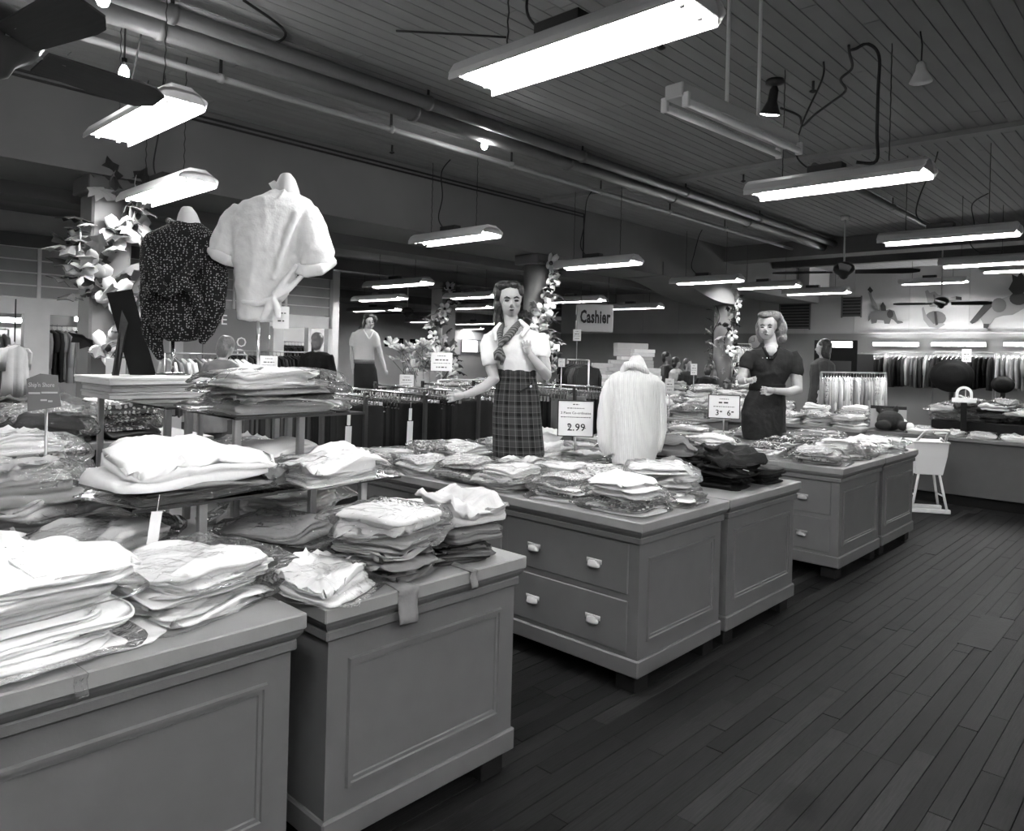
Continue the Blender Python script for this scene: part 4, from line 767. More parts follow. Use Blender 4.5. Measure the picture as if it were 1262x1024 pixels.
link('arm', fuse([f.tube([(980, 456, .02, 7), (982, 468, .03, 6.6), (983, 480, .05, 6.4), (972, 483, .10, 5.2), (960, 482, .16, 4.2), (953, 481, .18, 3.6)], 12)]+hand(f, 954, 481, .18, -1, .0, 20, .7, .4, -1), .005, 2), 'skin', e)
link('arm', fuse([f.tube([(918, 450, .02, 6.5), (916, 461, .03, 6), (914, 470, .06, 5.5), (920, 469, .11, 4.2)], 12)]+hand(f, 920, 469, .12, 1, -.15, 15, .6, .4, 1), .005, 2), 'skin', e)
link('neck', fuse([f.tube([(947, 412, -.02, 8), (950, 424, -.01, 7.4), (951, 432, .02, 10)], 14), f.ball(950, 434, .055, 8, 9, 9)], .006, 3), 'skin', e)
face(f, e, 946, 403, 11.5, 17, -2.0, 'skin', [f.ball(950, 395, -.05, 15.5, 15, 13), f.ball(937, 406, -.05, 5.5, 8, 13), f.ball(962, 405, -.04, 7.5, 10, 13), f.ball(964, 416, -.03, 6, 8, 7), f.ball(939, 416, -.05, 5, 8, 7), f.ball(943, 388, .04, 9, 7, 4.5), f.ball(957, 390, .03, 7, 8, 6)], 'hair_mid', .006)
link('lapel', fuse([f.tube([(940, 428, .05, 1.6), (945, 436, .11, 2), (950, 443, .135, 1.6)], 6), f.tube([(960, 427, .05, 1.6), (956, 436, .11, 2), (951, 443, .135, 1.6)], 6)], .004, 1), 'c_black', e)
for x in (940, 945, 949): f.ball(x, 441, .14, .9, .8, .9).build('button', 'chrome', e, True)
# -- distant sweater mannequin
f = Frame(8.6, 450, 483)
e = empty('mannequin', f.o, 0, 'distant mannequin in a light V-neck sweater and dark skirt', 'mannequin')
link('skirt', f.loft([(446, 449, 12, 9), (455, 450, 14, 11), (470, 451, 15, 11), (484, 451, 15.5, 11)]).mesh('skirt', True), 'c_charcoal', e)
link('sweater', fuse([f.loft([(405, 451, 7, 5), (408, 451, 12, 7), (412, 450, 15, 8), (420, 449, 14, 9), (432, 448, 13, 9), (446, 449, 12.5, 9)]), f.tube([(438, 410, 0, 4), (435, 420, 0, 4.8), (435, 427, 0, 4.5)], 10), f.tube([(462, 411, 0, 4), (465, 420, .02, 4.5), (466, 428, .03, 4.2)], 10)], .012, 3), 'c_pale', e)
link('belt', f.loft([(443, 449, 13, 9.5), (448, 449, 13, 9.5)]).mesh('belt', True), 'c_grey', e)
link('arm', fuse([f.tube([(435, 424, 0, 3.5), (434, 440, 0, 3.2), (436, 455, .02, 2.5)], 8)]+hand(f, 436, 455, .02, .1, 1, 10), .008, 2), 'skin', e)
link('arm', fuse([f.tube([(466, 424, .03, 3.5), (470, 440, .04, 3), (475, 456, .07, 2.3)], 8)]+hand(f, 475, 456, .07, .35, 1, 9), .008, 2), 'skin', e)
link('neck', fuse([f.tube([(454, 400, 0, 3.6), (452, 408, 0, 4)], 10)], .008, 2), 'skin', e)
face(f, e, 456, 397, 5.5, 8.5, 1.5, 'skin', [f.ball(455, 391, -.03, 7.4, 7.5, 5.5), f.ball(450, 399, -.04, 3, 5, 7), f.ball(462, 393, -.02, 3, 5, 5), f.ball(444, 404, .01, 2.5, 2.5, 3)], 'hair_dark', .009)
link('neckline', fuse([f.tube([(448, 406, .05, .9), (452, 413, .085, 1), (455, 418, .09, .9)], 6), f.tube([(460, 407, .05, .9), (458, 413, .085, 1), (455, 418, .09, .9)], 6)], .006, 1), 'c_white', e)
# ================================================================ RACKS AND HANGING CLOTHES
hr = random.Random(5)
def hang_mesh(seed, w, L, th, sleeves=True, pants=False):
    r = random.Random(seed); R = []; n = 12
    rows = [(0, .10), (.03, .35), (.06, .80), (.10, 1.0), (.3, .92), (.6, .95), (1, 1.0)] if not pants else [(0, .92), (.02, 1), (.06, 1), (.3, .99), (.65, 1.0), (1, 1.0)]
    for t, k in rows:
        ring = []
        for j in range(2*n):
            s = 1 if j < n else -1; u = (j if j < n else 2*n-1-j)/(n-1)*2-1
            f = .35+.65*t; ring.append((u*w/2*k, s*th/2*(1-.85*u**6)+f*th*.45*math.sin(u*7+seed*2)+f*.3*th*math.sin(u*13+seed), -t*L*(1+.02*math.sin(u*5+seed))))
        R.append(ring)
    b = MB().rings(R)
    if sleeves:
        for s in (-1, 1): b.tube([(s*w*.42, 0, -.05*L/.7), (s*w*.52, 0, -.16), (s*w*.50, .005, -.30 if seed % 2 else -.5)], [th*.55, th*.7, th*.6], 8)
    return b.mesh('hang', True)
HANGER = MB().tube([(-.19, 0, -.05), (0, 0, .01), (.19, 0, -.05), (-.19, 0, -.05)], .005, 5).tube([(0, 0, .01), (0, 0, .04), (.012, 0, .06), (0, 0, .072), (-.012, 0, .06)], .0025, 5).mesh('hanger')
HS = [hang_mesh(k, .42, .70, .045) for k in range(4)]; HP = [hang_mesh(k+9, .36, .88, .032, False, True) for k in range(3)]; HC = [hang_mesh(k+20, .32, .50, .04) for k in range(3)]; HD = [hang_mesh(k+30, .44, 1.05, .06, k == 0) for k in range(2)]
def hung(loc, rz, me, m, label, group, cat='garment', name='hanging_garment', hanger=True, s=1):
    o = link(name, me, m, None, (loc[0], loc[1], loc[2]-.075), (hr.uniform(-.03, .03), 0, rz+hr.uniform(-.09, .09)), (s, s, s*hr.uniform(.95, 1.05))); tag(o, label, cat, group)
    if hanger: link('hanger', HANGER, 'chrome', o, (0, 0, .004))
    return o
def rack(x, y0, y1, z, label, legs=True, axis='y'):
    e = empty('clothes_rack', (x, y0, 0) if axis == 'y' else (y0, x, 0), 0 if axis == 'y' else -PI/2, label, 'rack', 'clothes racks'); L = y1-y0
    MB().tube([(0, 0, z), (0, L, z)], .013, 8).build('rail', 'chrome', e, True)
    for y in (.02, L-.02):
        MB().bbox(-.015, .015, y-.015, y+.015, 0.03, z+.03, .002).build('post', 'black_metal', e)
        MB().bbox(-.28, .28, y-.02, y+.02, 0, .03, .003).build('foot', 'black_metal', e)
    return e
tb = 0
for x, y0, y1, lab, mats in ((3.42, 4.72, 6.4, 'trouser rack left of the sweater counter aisle', (K, B, K, D)), (4.02, 4.72, 6.4, 'trouser rack right of the dark post', (K, B, B, D)), (4.72, 4.80, 6.4, 'rack of dark skirts behind the outstretched mannequin hand', (B, K, B)),
        (5.45, 4.9, 6.5, 'rack of dark skirts behind the plaid skirt', (B, B, K)), (6.25, 4.9, 6.5, 'rack of dark skirts behind the price sign', (B, K, G)), (7.0, 4.9, 6.5, 'rack of dark trousers behind the white cardigan', (K, B, D))):
    rack(x, y0, y1, 1.20, lab); n = int((y1-y0-.16)/.042); short = lab.split(' of ')[-1] if ' of ' in lab else lab
    for k in range(n):
        o = hung((x, y0+.08+k*.042, 1.20), -.5, HP[k % 3], hr.choice(mats), ('foremost pair of dark hanging trousers on the ' if k == 0 else 'dark hanging trousers on the ')+lab if 'trouser' in lab.split()[0] else ('foremost dark garment hanging on the ' if k == 0 else 'dark garment hanging on the ')+lab, 'dark garments on the '+lab, 'trousers' if 'trouser' in lab else 'skirt', 'hanging_trousers' if 'trouser' in lab else 'hanging_skirt')
        if k == 0 and x < 4.5: link('price_tag', TAGM, 'card', o, (-.10, -.07, -.11), (.1, 0, 0), (1.7, 1, 3.0)); link('price_tag', TAGM, 'card', o, (-.10, -.071, -.02), (.1, 0, 0), (.9, 1, 1.6))
# rail with rings of little hangers glittering above: jewellery-like clip hangers joined as uncountable stuff
b = MB()
for x in (3.42, 4.02, 4.72, 5.45, 6.25, 7.0):
    for k in range(36):
        for s in (-1, 1): cx, cy = x+s*.15+hr.uniform(-.01, .01), 4.83+k*.0425-s*.08; b.box(cx-.017, cx+.017, cy-.008, cy+.008, 1.10, 1.15)
o = b.build('hanger_clips', 'chrome'); tag(o, 'rows of small shiny hanger clips along the dark racks', 'clips', None, 'stuff')
# ---- rails of clothes behind the partition openings (left)
def rail(p, q, z, n, pool, me, label, rlabel, group, s=1, rz=None, cat='garment'):
    a, b_ = Vector((p[0], p[1], z)), Vector((q[0], q[1], z)); d = b_-a; e = empty('clothes_rail', a, 0, rlabel, 'rail', 'wall clothes rails')
    MB().tube([(0, 0, 0), d], .012, 8).build('bar', 'steel', e, True)
    for t in (0, 1): MB().tube([d*t, d*t+Vector((0, 0, -z))], .014, 8).build('upright', 'steel', e, True)
    rz = math.atan2(d.y, d.x)+PI/2 if rz is None else rz
    for k in range(n): hung(a+d*((k+.5)/n), rz, me[k % len(me)], hr.choice(pool), label, group, cat, s=s)
rail((3.55, 13.6), (5.0, 13.6), 1.83, 20, (K, D, Mg, P_, O, Lg), HS, 'shirt hanging behind the partition beside the nearest column', 'clothes rail behind the left partition opening', 'shirts behind the partition', 1.2)
rail((2.3, 14.2), (3.2, 14.2), 1.75, 9, (G, D, Mg, Lg), HS, 'shirt hanging behind the partition at the left edge', 'clothes rail at the far left edge', 'shirts at the far left', 1.2)
rail((7.45, 13.4), (8.3, 13.4), 1.70, 12, (K, D, B), HD, 'long dark coat hanging in the lit opening', 'coat rail in the lit opening behind the dark coated shopper', 'coats in the lit opening')
rail((5.5, 11.6), (7.3, 11.6), 1.50, 26, (K, B, D), HS, 'dark top hanging left of the sweater mannequin', 'low rail of dark tops below the white form', 'dark tops behind the white form', 1.1)
rail((4.2, 10.5), (5.4, 10.5), 1.45, 12, (Lg, O, G, P_), HS, 'light top hanging below the dotted blouse form', 'rail of light tops below the dotted form', 'light tops below the dotted form', 1.1)
p = atd(18, 425, 9.0); o = link('hanging_dress', HD[0], 'c_white', None, p, (0, 0, .8), (1.1, 1.6, .62)); tag(o, 'white gathered dress hanging at the far left', 'dress'); link('hanger', HANGER, 'chrome', o, (0, 0, .0)); MB().tube([(0, 0, .06), (0, 0, .9)], .006, 6).build('hanging_wire', 'cord', o)
# lit strips behind the partition
def wall_strip(a, b_, label, back):
    a, b_ = Vector(a), Vector(b_); e = empty('wall_strip_light', (a+b_)/2, math.atan2((b_-a).y, (b_-a).x), label, 'light', 'wall strip lights'); L = (b_-a).length
    MB().bbox(-L/2, L/2, .02, .09, -.05, .05, .005).build('housing', 'enamel', e); MB().tube([(-L/2+.03, -.0, 0), (L/2-.03, 0, 0)], .022, 10).build('tube', 'tube_lit', e, True)
wall_strip((2.6, 15.2, 1.93), (3.75, 15.2, 1.93), 'lit strip behind the far left opening', 0); wall_strip((4.45, 15.2, 2.0), (5.5, 15.2, 2.0), 'lit strip behind the hanging shirts by the column', 0); wall_strip((7.6, 15.2, 1.80), (8.7, 15.2, 1.80), 'lit strip behind the dark coats', 0)
# ---- right wall: lights and long rails of clothes
for (x0, x1, lab) in ((1075, 1132, 'lit wall strip below the elephant cutout'), (1147, 1215, 'lit wall strip below the striped cat cutout'), (1236, 1300, 'lit wall strip below the leaping horse cutout')):
    a, c = atx(x1, 424, XR-.12), atx(x0, 424, XR-.12); wall_strip((XR-.12, c.y, c.z), (XR-.12, a.y, c.z), lab, 1)
for k, (x0, x1, pool_, lab) in enumerate(((1050, 1090, (K, D, G, B), 'dark child garment on the wall rail below the elephant'), (1092, 1150, (G, D, K, Mg, P_), 'grey child garment on the wall rail between wall strips'), (1150, 1225, (B, K, D), 'black child garment on the wall rail below the cat'), (1228, 1290, (Lg, P_, O, Mg), 'light child garment on the wall rail below the horse'))):
    a, c = atx(x1, 436, XR-.45), atx(x0, 436, XR-.45); rail((XR-.45, a.y), (XR-.45, c.y), a.z, int((c.y-a.y)/.085), pool_, HC, lab, 'wall rail '+lab.split(' on the wall rail ')[1]+' for child clothes', 'garments on the right wall rail %s' % lab.split()[-1], 1.35)
# rack of light children's clothes behind the fourth counter
a, c = atd(1012, 456, 10.6), atd(1092, 458, 11.6)
rail((a.x, a.y), (c.x, c.y), 1.42, 24, (O, Lg, W, P_, Mg, FL), HC, 'light child outfit on the rack behind the fourth counter', 'rack of light child outfits behind the fourth counter', 'light child outfits', 1.15, rz=.4)
a, c = atd(896, 418, 17.2), atd(926, 418, 17.3); rail((a.x, a.y), (c.x, c.y), 1.95, 9, (O, Lg, W), HS, 'white top hanging right of the far round column', 'rail of white tops right of the far column', 'white tops by the far column', 1.0)
a, c = atd(700, 436, 11.5), atd(726, 436, 11.0); rail((a.x, a.y), (c.x, c.y), 1.50, 9, (K, B, D), HS, 'black jacket hanging below the cashier sign', 'rail of black jackets below the cashier sign', 'black jackets below the cashier sign', 1.05)
# ---- low racks and counters further back
def block(x0, x1, y0, y1, h, label, m='counter', name='display_table', cat='table', group='tables further back'):
    e = empty(name, ((x0+x1)/2, (y0+y1)/2, 0), 0, label, cat, group); w, d = (x1-x0)/2, (y1-y0)/2
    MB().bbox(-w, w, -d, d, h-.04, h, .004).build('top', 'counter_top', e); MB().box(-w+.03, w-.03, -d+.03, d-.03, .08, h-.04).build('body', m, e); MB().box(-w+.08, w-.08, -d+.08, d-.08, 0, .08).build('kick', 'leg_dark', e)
    return e
block(9.4, 10.3, 3.02, 5.8, .76, 'grey counter piled with child clothes behind the fourth counter')
k = 0
for x, y in ((9.62, 3.25), (9.62, 3.6), (9.62, 3.95), (9.62, 4.35), (9.62, 4.8), (10.05, 3.3), (10.05, 3.8), (10.05, 4.3), (10.05, 4.9), (9.62, 5.3)):
    stack(['child clothes pile one by the aisle', 'child clothes pile at the aisle side', 'child clothes pile below the rack', 'child clothes pile left of the rack', 'child clothes pile near the dress', 'back child clothes pile by the plush', 'back child clothes pile under the rack', 'back child clothes pile, middle', 'back child clothes pile, left', 'child clothes pile furthest left'][k], x, y, .76, hr.uniform(-.5, .5), [(hr.choice([W, O, Lg, FL, SQ]), .045) for _ in range(3 if k < 5 else 5)], .34, .36, .03, .4, 'garment', 'child clothes on the rear counter', .6); k += 1
block(8.3, 9.2, 4.6, 6.9, .80, 'grey counter of pale clothes left of the dark dress'); k = 0
for x, y in ((8.55, 4.9), (8.55, 5.3), (8.55, 5.75), (8.55, 6.2), (8.95, 4.9), (8.95, 5.4), (8.95, 5.9), (8.95, 6.4), (8.55, 6.6)):
    stack('the rear counter pile '+['at the near corner', 'second from the corner', 'by the price card', 'fourth from the corner', 'right at the back', 'back second', 'back third', 'back fourth', 'furthest left'][k], x, y, .80, hr.uniform(-.4, .4), [(hr.choice([O, Lg, P_, SQ, FL, Mg]), .045) for _ in range(3+k % 3)], .34, .36, .03, .4, 'garment', 'pale clothes on the rear counter', .7); k += 1
block(9.8, 11.2, 7.9, 9.6, 1.02, 'dark table stacked with shirt boxes', 'counter')
# shirt boxes behind the white cardigan
bxs = [(764, 8, .34), (776, 9, .36), (757, 6, .30), (790, 11, .36), (800, 6, .34), (742, 7, .34)]
for si, (px_, n, wd) in enumerate(bxs):
    c = atd(px_, 470, 12.4)
    for k in range(n):
        carton((c.x+hr.uniform(-.02, .02), c.y+hr.uniform(-.02, .02), 1.02+k*.062), (wd, .26, .058), -.75+hr.uniform(-.08, .08), hr.choice(['box_white', 'box_grey', 'box_grey']), 'shirt box, %s in the %s behind the white cardigan' % ((ORD+['tenth down', 'eleventh down'])[n-1-k], ['middle box stack', 'stack under the square carton', 'short box stack', 'tallest box stack', 'rightmost box stack', 'leftmost box stack'][si]), False, 'box', 'shirt boxes behind the white cardigan', 'shirt_box')
c = atd(777, 437, 12.6); carton((c.x, c.y, 1.02+9*.062+.002), (.52, .3, .22), -.75, 'box_grey', 'big square carton on top of the shirt boxes', True, 'carton', None, 'carton')
block(10.6, 12.2, 5.2, 7.0, .85, 'long rear table of pale clothes by the far column'); k = 0
for x, y in ((10.9, 5.5), (10.9, 6.0), (10.9, 6.5), (11.4, 5.6), (11.4, 6.2), (11.9, 5.6), (11.9, 6.3)):
    stack('the far table pile '+['at the near end', 'beside the near end', 'at the left', 'in the middle right', 'in the middle left', 'at the back right', 'at the back left'][k], x, y, .85, hr.uniform(-.5, .5), [(hr.choice([O, Lg, P_, Mg, SQ]), .05) for _ in range(4+k % 3)], .36, .38, .04, .4, 'garment', 'clothes on the far table', .5); k += 1
# left-hand rear counters
block(-.2, .75, 4.7, 6.4, .82, 'counter of striped clothes at the far left edge'); k = 0
for x, y in ((.1, 4.95), (.5, 4.95), (.1, 5.4), (.5, 5.4), (.45, 5.9)):
    stack('the far left counter pile '+['nearest the edge', 'beside the sign', 'behind the edge pile', 'behind the sign', 'furthest back'][k], x, y, .82, hr.uniform(-.4, .4), [(hr.choice([Lg, P_, SQ, Mg, FL, O]), .04) for _ in range(6)], .34, .36, .03, .3, 'garment', 'clothes on the far left counter', .4); k += 1
block(1.2, 2.3, 4.9, 6.6, .95, 'dark block table behind the flat white boxes', 'black')
# rear-room tables and racks
k = 0
for px_, d, n, lab in ((372, 9.6, 4, 'table left of the sweater mannequin'), (516, 9.2, 4, 'table right of the sweater mannequin'), (530, 11.8, 5, 'table under the two small price cards'), (575, 13.0, 4, 'table below the dense far garland'), (615, 15.2, 4, 'table behind the plaid mannequin')):
    c = atd(px_, 470, d); block(c.x-.6, c.x+.6, c.y-.5, c.y+.5, .85, 'rear '+lab)
    for j in range(n): stack('the %s pile %s' % (['first', 'second', 'third', 'fourth', 'fifth'][j], {'left': 'left of the sweater mannequin', 'right': 'right of the sweater mannequin', 'under': 'under two price cards', 'below': 'below the far garland', 'behind': 'behind the plaid mannequin'}[lab.split()[1]]), c.x-.42+.28*(j % 4), c.y-.25+.5*(j % 2), .85, hr.uniform(-.5, .5), [(hr.choice([FP, SQ, Mg, G, FL]), .06) for _ in range(3)], .3, .36, .02, .4, 'garment', 'clothes on the rear room tables', .3)
a, c = atd(540, 470, 9.0), atd(600, 470, 9.6); rail((a.x, a.y), (c.x, c.y), 1.22, 22, (Mg, G, P_, FP, FL), HS, 'patterned top on the rail beside the outstretched hand', 'low rail beside the outstretched mannequin hand', 'patterned tops by the hand', .9)
f2 = Frame(8.6, 450, 483); o = MB().bbox(-.22, .22, -.2, .2, 0, f2.o.z-.01, .01).build('mannequin_plinth', 'counter', None, False, (f2.o.x, f2.o.y, 0), (0, 0, .75)); tag(o, 'grey plinth under the distant sweater mannequin', 'plinth')
# doll-like flower display in the rear room
c = atd(520, 452, 10.2); e = empty('flower_display', (c.x, c.y, .85+.19), 0, 'big pale bouquet on the rear table under the far lights', 'flowers'); MB().lathe([(.08, 0), (.11, .1), (.07, .22), (.09, .25)], 14).build('vase', 'box_grey', e, True)
for k in range(26):
    fl_ = link('flower', CORE, 'petal_grey', e, (hr.uniform(-.45, .45), hr.uniform(-.3, .3), hr.uniform(.28, .62)), (hr.uniform(-.8, .8), hr.uniform(-.8, .8), 0), (1, 1, 1)); MB().tube([(0, 0, 0), (-fl_.location.x*.8, -fl_.location.y*.8, .2-fl_.location.z)], .004, 5).build('stem', 'leaf_mid', fl_)
    for j in range(5): link('petal', PETAL, hr.choice(['petal', 'petal_grey']), fl_, None, (0, 0, j*2*PI/5))
# far wall pictures and lit windows
for x0, x1, y0, y1, m, lab in ((475, 498, 417, 427, 'paint_dark', 'wide dark picture on the far wall'), (506, 513, 418, 430, 'paint_dark', 'narrow dark picture on the far wall'), (519, 532, 417, 426, 'paint_dark', 'dark picture beside the far garland')):
    a, b_ = aty(x0, y1, 25.9), aty(x1, y0, 25.9); e = empty('wall_picture', (a.x, 25.93, a.z), 0, lab, 'picture', 'pictures on the far wall'); w_, h_ = b_.x-a.x, b_.z-a.z
    MB().bbox(0, w_, 0, .05, 0, h_, .01).build('frame', 'black', e); MB().box(.08, w_-.08, -.012, 0, .08, h_-.08).build('canvas', m, e)
a, b_ = aty(570, 434, 25.9), aty(600, 420, 25.9); e = empty('window_1', (a.x, 25.92, a.z), 0, 'bright daylight window on the far wall', None, None, 'structure'); w_, h_ = b_.x-a.x, b_.z-a.z
MB().box(.03, w_*.60, 0, .02, .03, h_-.03).build('pane', 'window_lit', e); MB().box(w_*.62, w_-.03, 0, .02, .03, h_-.03).build('blind', 'wall_grey', e); MB().bbox(-.03, w_+.03, .02, .06, -.03, h_+.03, .005).build('frame', 'paint_grey', e)
a, b_ = aty(655, 432, 25.9), aty(690, 424, 25.9); e = empty('window_2', (a.x, 25.92, a.z), 0, 'low bright window seen beside the right blouse sleeve', None, None, 'structure'); MB().box(.03, b_.x-a.x-.03, 0, .02, .03, b_.z-a.z-.03).build('pane', 'window_lit', e); MB().bbox(-.03, b_.x-a.x+.03, .02, .06, -.03, b_.z-a.z+.03, .005).build('frame', 'paint_grey', e)

k = 0
for x, y in ((1.45, 5.15), (1.45, 5.6), (1.85, 5.2), (1.9, 5.7)):
    stack('the glittering pile '+['behind the flat boxes', 'left behind the easel', 'right behind the boxes', 'furthest from the easel'][k], x, y, .95, hr.uniform(-.3, .3), [(hr.choice([SQ, FP, D]), .05) for _ in range(4)], .36, .38, .03, .3, 'garment', 'speckled clothes behind the flat boxes', .5); k += 1
# ================================================================ SIGNS AND SMALL DISPLAYS
def facing(p, extra=0): return math.atan2(-p[1], -p[0])+PI/2+extra      # rotation that turns local -Y towards the viewer's side of the room
def sign(p, w, h, lines, label, pole_to=None, m='card', rz=None, fm='black_metal', frame=True, ink='ink'):
    e = empty('price_sign', p, facing(p) if rz is None else rz, label, 'sign', None)
    MB().bbox(-w/2, w/2, -.003, .003, 0, h, .001).build('card', m, e)
    if frame:
        for a in ((-w/2-.006, -w/2, 0, h), (w/2, w/2+.006, 0, h), (-w/2-.006, w/2+.006, -.006, 0), (-w/2-.006, w/2+.006, h, h+.006)): MB().box(a[0], a[1], -.007, .007, a[2], a[3]).build('frame_bar', fm, e)
    for body, u, v, sz in lines:
        if body[0] == '~':                              # a line of print too small to read: a row of short ink dashes
            L = float(body[1:])*w; x = -L/2; b = MB(); q = random.Random(int(u*97+v*1000))
            while x < L/2: d_ = q.uniform(.5, 1.6)*sz; b.box(u*w+x, u*w+min(x+d_, L/2), -.0046, -.003, v*h-sz*.25, v*h+sz*.25); x += d_+sz*.5
            tag(b.build('lettering', ink, e), 'line of tiny unreadable print', None, None, 'stuff')
        else: link('lettering', text_mesh(body, sz, .0008, sz*.012), ink, e, (u*w, -.0042, v*h), (PI/2, 0, 0))
    if pole_to is not None: MB().tube([(0, 0, 0), (0, 0, pole_to-p[2])], .006, 8).build('pole', 'steel', e, True); MB().lathe([(.05, pole_to-p[2]), (.05, pole_to-p[2]+.005), (.01, pole_to-p[2]+.012)], 14).build('base', 'steel', e, True)
    return e
p = atd(709, 537, 4.85); sign(p, .225, .225, [('~.18', 0, .91, .012), ('~.5', 0, .80, .010), ('2 Piece Co-ordinates', 0, .66, .0215), ('~.86', 0, .54, .010), ('$', -.20, .29, .026), ('2.99', .02, .24, .066), ('~.07', .26, .23, .010)], 'framed price sign for two piece coordinates at 2.99', HT+.12)
p = atd(892, 515, 6.6); sign(p, .26, .20, [('~.3', 0, .84, .012), ('~.36', 0, .68, .026), ('~.7', 0, .50, .012), ('3', -.22, .22, .07), ('~.08', -.1, .28, .022), ('6', .16, .22, .07), ('~.08', .28, .28, .022)], 'framed two price sign left of the dark dressed mannequin', HT+.1)
for (x, y, d, w_, h_, to, lab, tx) in ((544, 457, 9.8, .28, .24, 0, 'larger price card left of the plaid mannequin', 'Sweaters'), (501, 478, 9.0, .17, .16, 0, 'small price card left of the larger card', '3 for'), (331, 458, 7.5, .17, .16, 0, 'price card beside the chrome pole of the white form', 'Shirts'), (825, 484, 9.5, .11, .18, 0, 'small price card right of the white cardigan', '5.99'), (855, 462, 12, .10, .18, 0, 'small far price card near the seated shoppers', '2.00'), (1191, 446, 10.9, .12, .19, 0, 'tall price card above the dark round hat form', '9.99'), (711, 420, 13, .14, .2, 0, 'small notice below the cashier sign', 'Pay Here'), (692, 452, 9, .08, .1, 0, 'small card on the dark rack right of the plaid mannequin', '7.99')):
    p = atd(x, y, d); sign(p, w_, h_, [('~.4', 0, .82, h_*.07), ('~.6', 0, .6, h_*.12), ('~.8', 0, .42, h_*.06), ('~.5', 0, .2, h_*.12)], lab, to, frame=False)
p = atd(346, 405, 3.35); sign(p, .07, .10, [('~.6', 0, .7, .008), ('~.4', 0, .35, .010)], 'white card pinned to the hem of the white blouse form', None, frame=False)
# dark pointed brand sign on a thin pole, front left
p = atd(53, 503, 2.75); e = empty('pointed_sign', p, facing(p, -.15), 'dark pointed sign with pale lettering on a thin pole', 'sign')
MB().prism([(-.048, -.012), (.058, .006), (.044, .122), (-.012, .128), (-.054, .108)], (0, .004, 0), (1, 0, 0), (0, 0, 1), .006).build('board', 'card_grey', e)
link('lettering', text_mesh("Ship'n Shore", .0165, .0006), 'ink_pale', e, (-.006, -.004, .086), (PI/2, 0, 0), (1, 1.4, 1))
b = MB()
for u0, u1, v in ((-.046, -.01, .056), (-.006, .046, .058), (-.008, .012, .030), (.016, .03, .026)): b.box(u0, u1, -.0045, -.003, v-.003, v+.003)
tag(b.build('lettering', 'ink_pale', e), 'lines of tiny unreadable print', None, None, 'stuff')
MB().tube([(.01, .006, .03), (.015, .006, HT-p.z)], .005, 8).build('pole', 'steel', e, True); MB().lathe([(.04, HT-p.z), (.04, HT-p.z+.005)], 14, (.015, .006, 0)).build('base', 'steel', e)
# easel back on the flat boxes
f = Frame(3.98, 165, 470); e = empty('easel_frame', f.o, 0, 'black cardboard easel frame seen from behind on flat boxes', 'easel')
R = [[f.p(x, y, z) for x, y, z in ((131, 361, .0), (163, 356, -.06), (195, 471, -.06), (163, 473, .0))], [f.p(x, y, z-.012) for x, y, z in ((131, 361, .0), (163, 356, -.06), (195, 471, -.06), (163, 473, .0))]]
MB().rings(R).build('panel', 'black', e)
R = [[f.p(x, y, z) for x, y, z in ((150, 382, .02), (158, 398, .02), (145, 473, .16), (136, 473, .16))], [f.p(x, y, z-.006) for x, y, z in ((150, 382, .02), (158, 398, .02), (145, 473, .16), (136, 473, .16))]]
MB().rings(R).build('strut', 'wood_dark', e)
p = atd(142, 472, 4.2); sign(p, .10, .14, [('~.4', 0, .4, .012), ('~.5', 0, .2, .012)], 'white size card behind the easel strut', None, frame=False)
# cashier light box
p = atd(732, 409, 13.6); e = empty('cashier_sign', p, facing(p, .12), 'hanging light box sign reading Cashier', 'sign')
MB().bbox(-.33, .33, -.11, .11, 0, .50, .01).build('box', 'card_mid', e); MB().box(-.31, .31, -.118, -.108, .02, .48).build('face', 'card_mid', e)
o = link('lettering', text_mesh('Cashier', .18, .003, .0065), 'ink', e, (.0, -.121, .26), (PI/2, 0, 0), (.92, 1.75, 1)); link('lettering', text_mesh('Cashier', .12, .003), 'ink', e, (-.335, 0, .25), (PI/2, 0, -PI/2), (.28, 1.3, 1))
for x in (-.25, .25): MB().tube([(x, 0, .5), (x, 0, 3.02-p.z)], .006, 6).build('hanging_rod', 'black_metal', e)
# round wall clock
p = atx(930, 421, XR-.04); e = empty('wall_clock', p, 0, 'round pale wall clock left of the dark dressed mannequin', 'clock'); c = MB().lathe([(.16, 0), (.17, .015), (.16, .03)], 24).build('case', 'card', e, True); c.rotation_euler = (0, -PI/2, 0)
MB().box(-.034, -.031, -.006, .006, 0, .11).build('hand', 'ink', e); MB().box(-.034, -.031, 0, .08, -.005, .005).build('hand', 'ink', e)
# wall lettering board seen between the two blouse forms
p = atd(268, 425, 12.5); e = empty('letter_panel', p, 0, 'dark panel with pale letters seen between the blouse forms', 'sign'); MB().bbox(-.25, .95, 0, .04, -.25, .62, .01).build('panel', 'card_grey', e); MB().box(-.2, -.14, .04, .08, -p.z, .5).build('post', 'wood_dark', e); MB().box(.84, .9, .04, .08, -p.z, .5).build('post', 'wood_dark', e)
for t, u, v in (('G', .2, .0), ('O', .42, .05), ('D', .42, -.15), ('E', .1, .42)): link('lettering', text_mesh(t, .24, .004), 'card', e, (u, -.005, v), (PI/2, 0, 0))
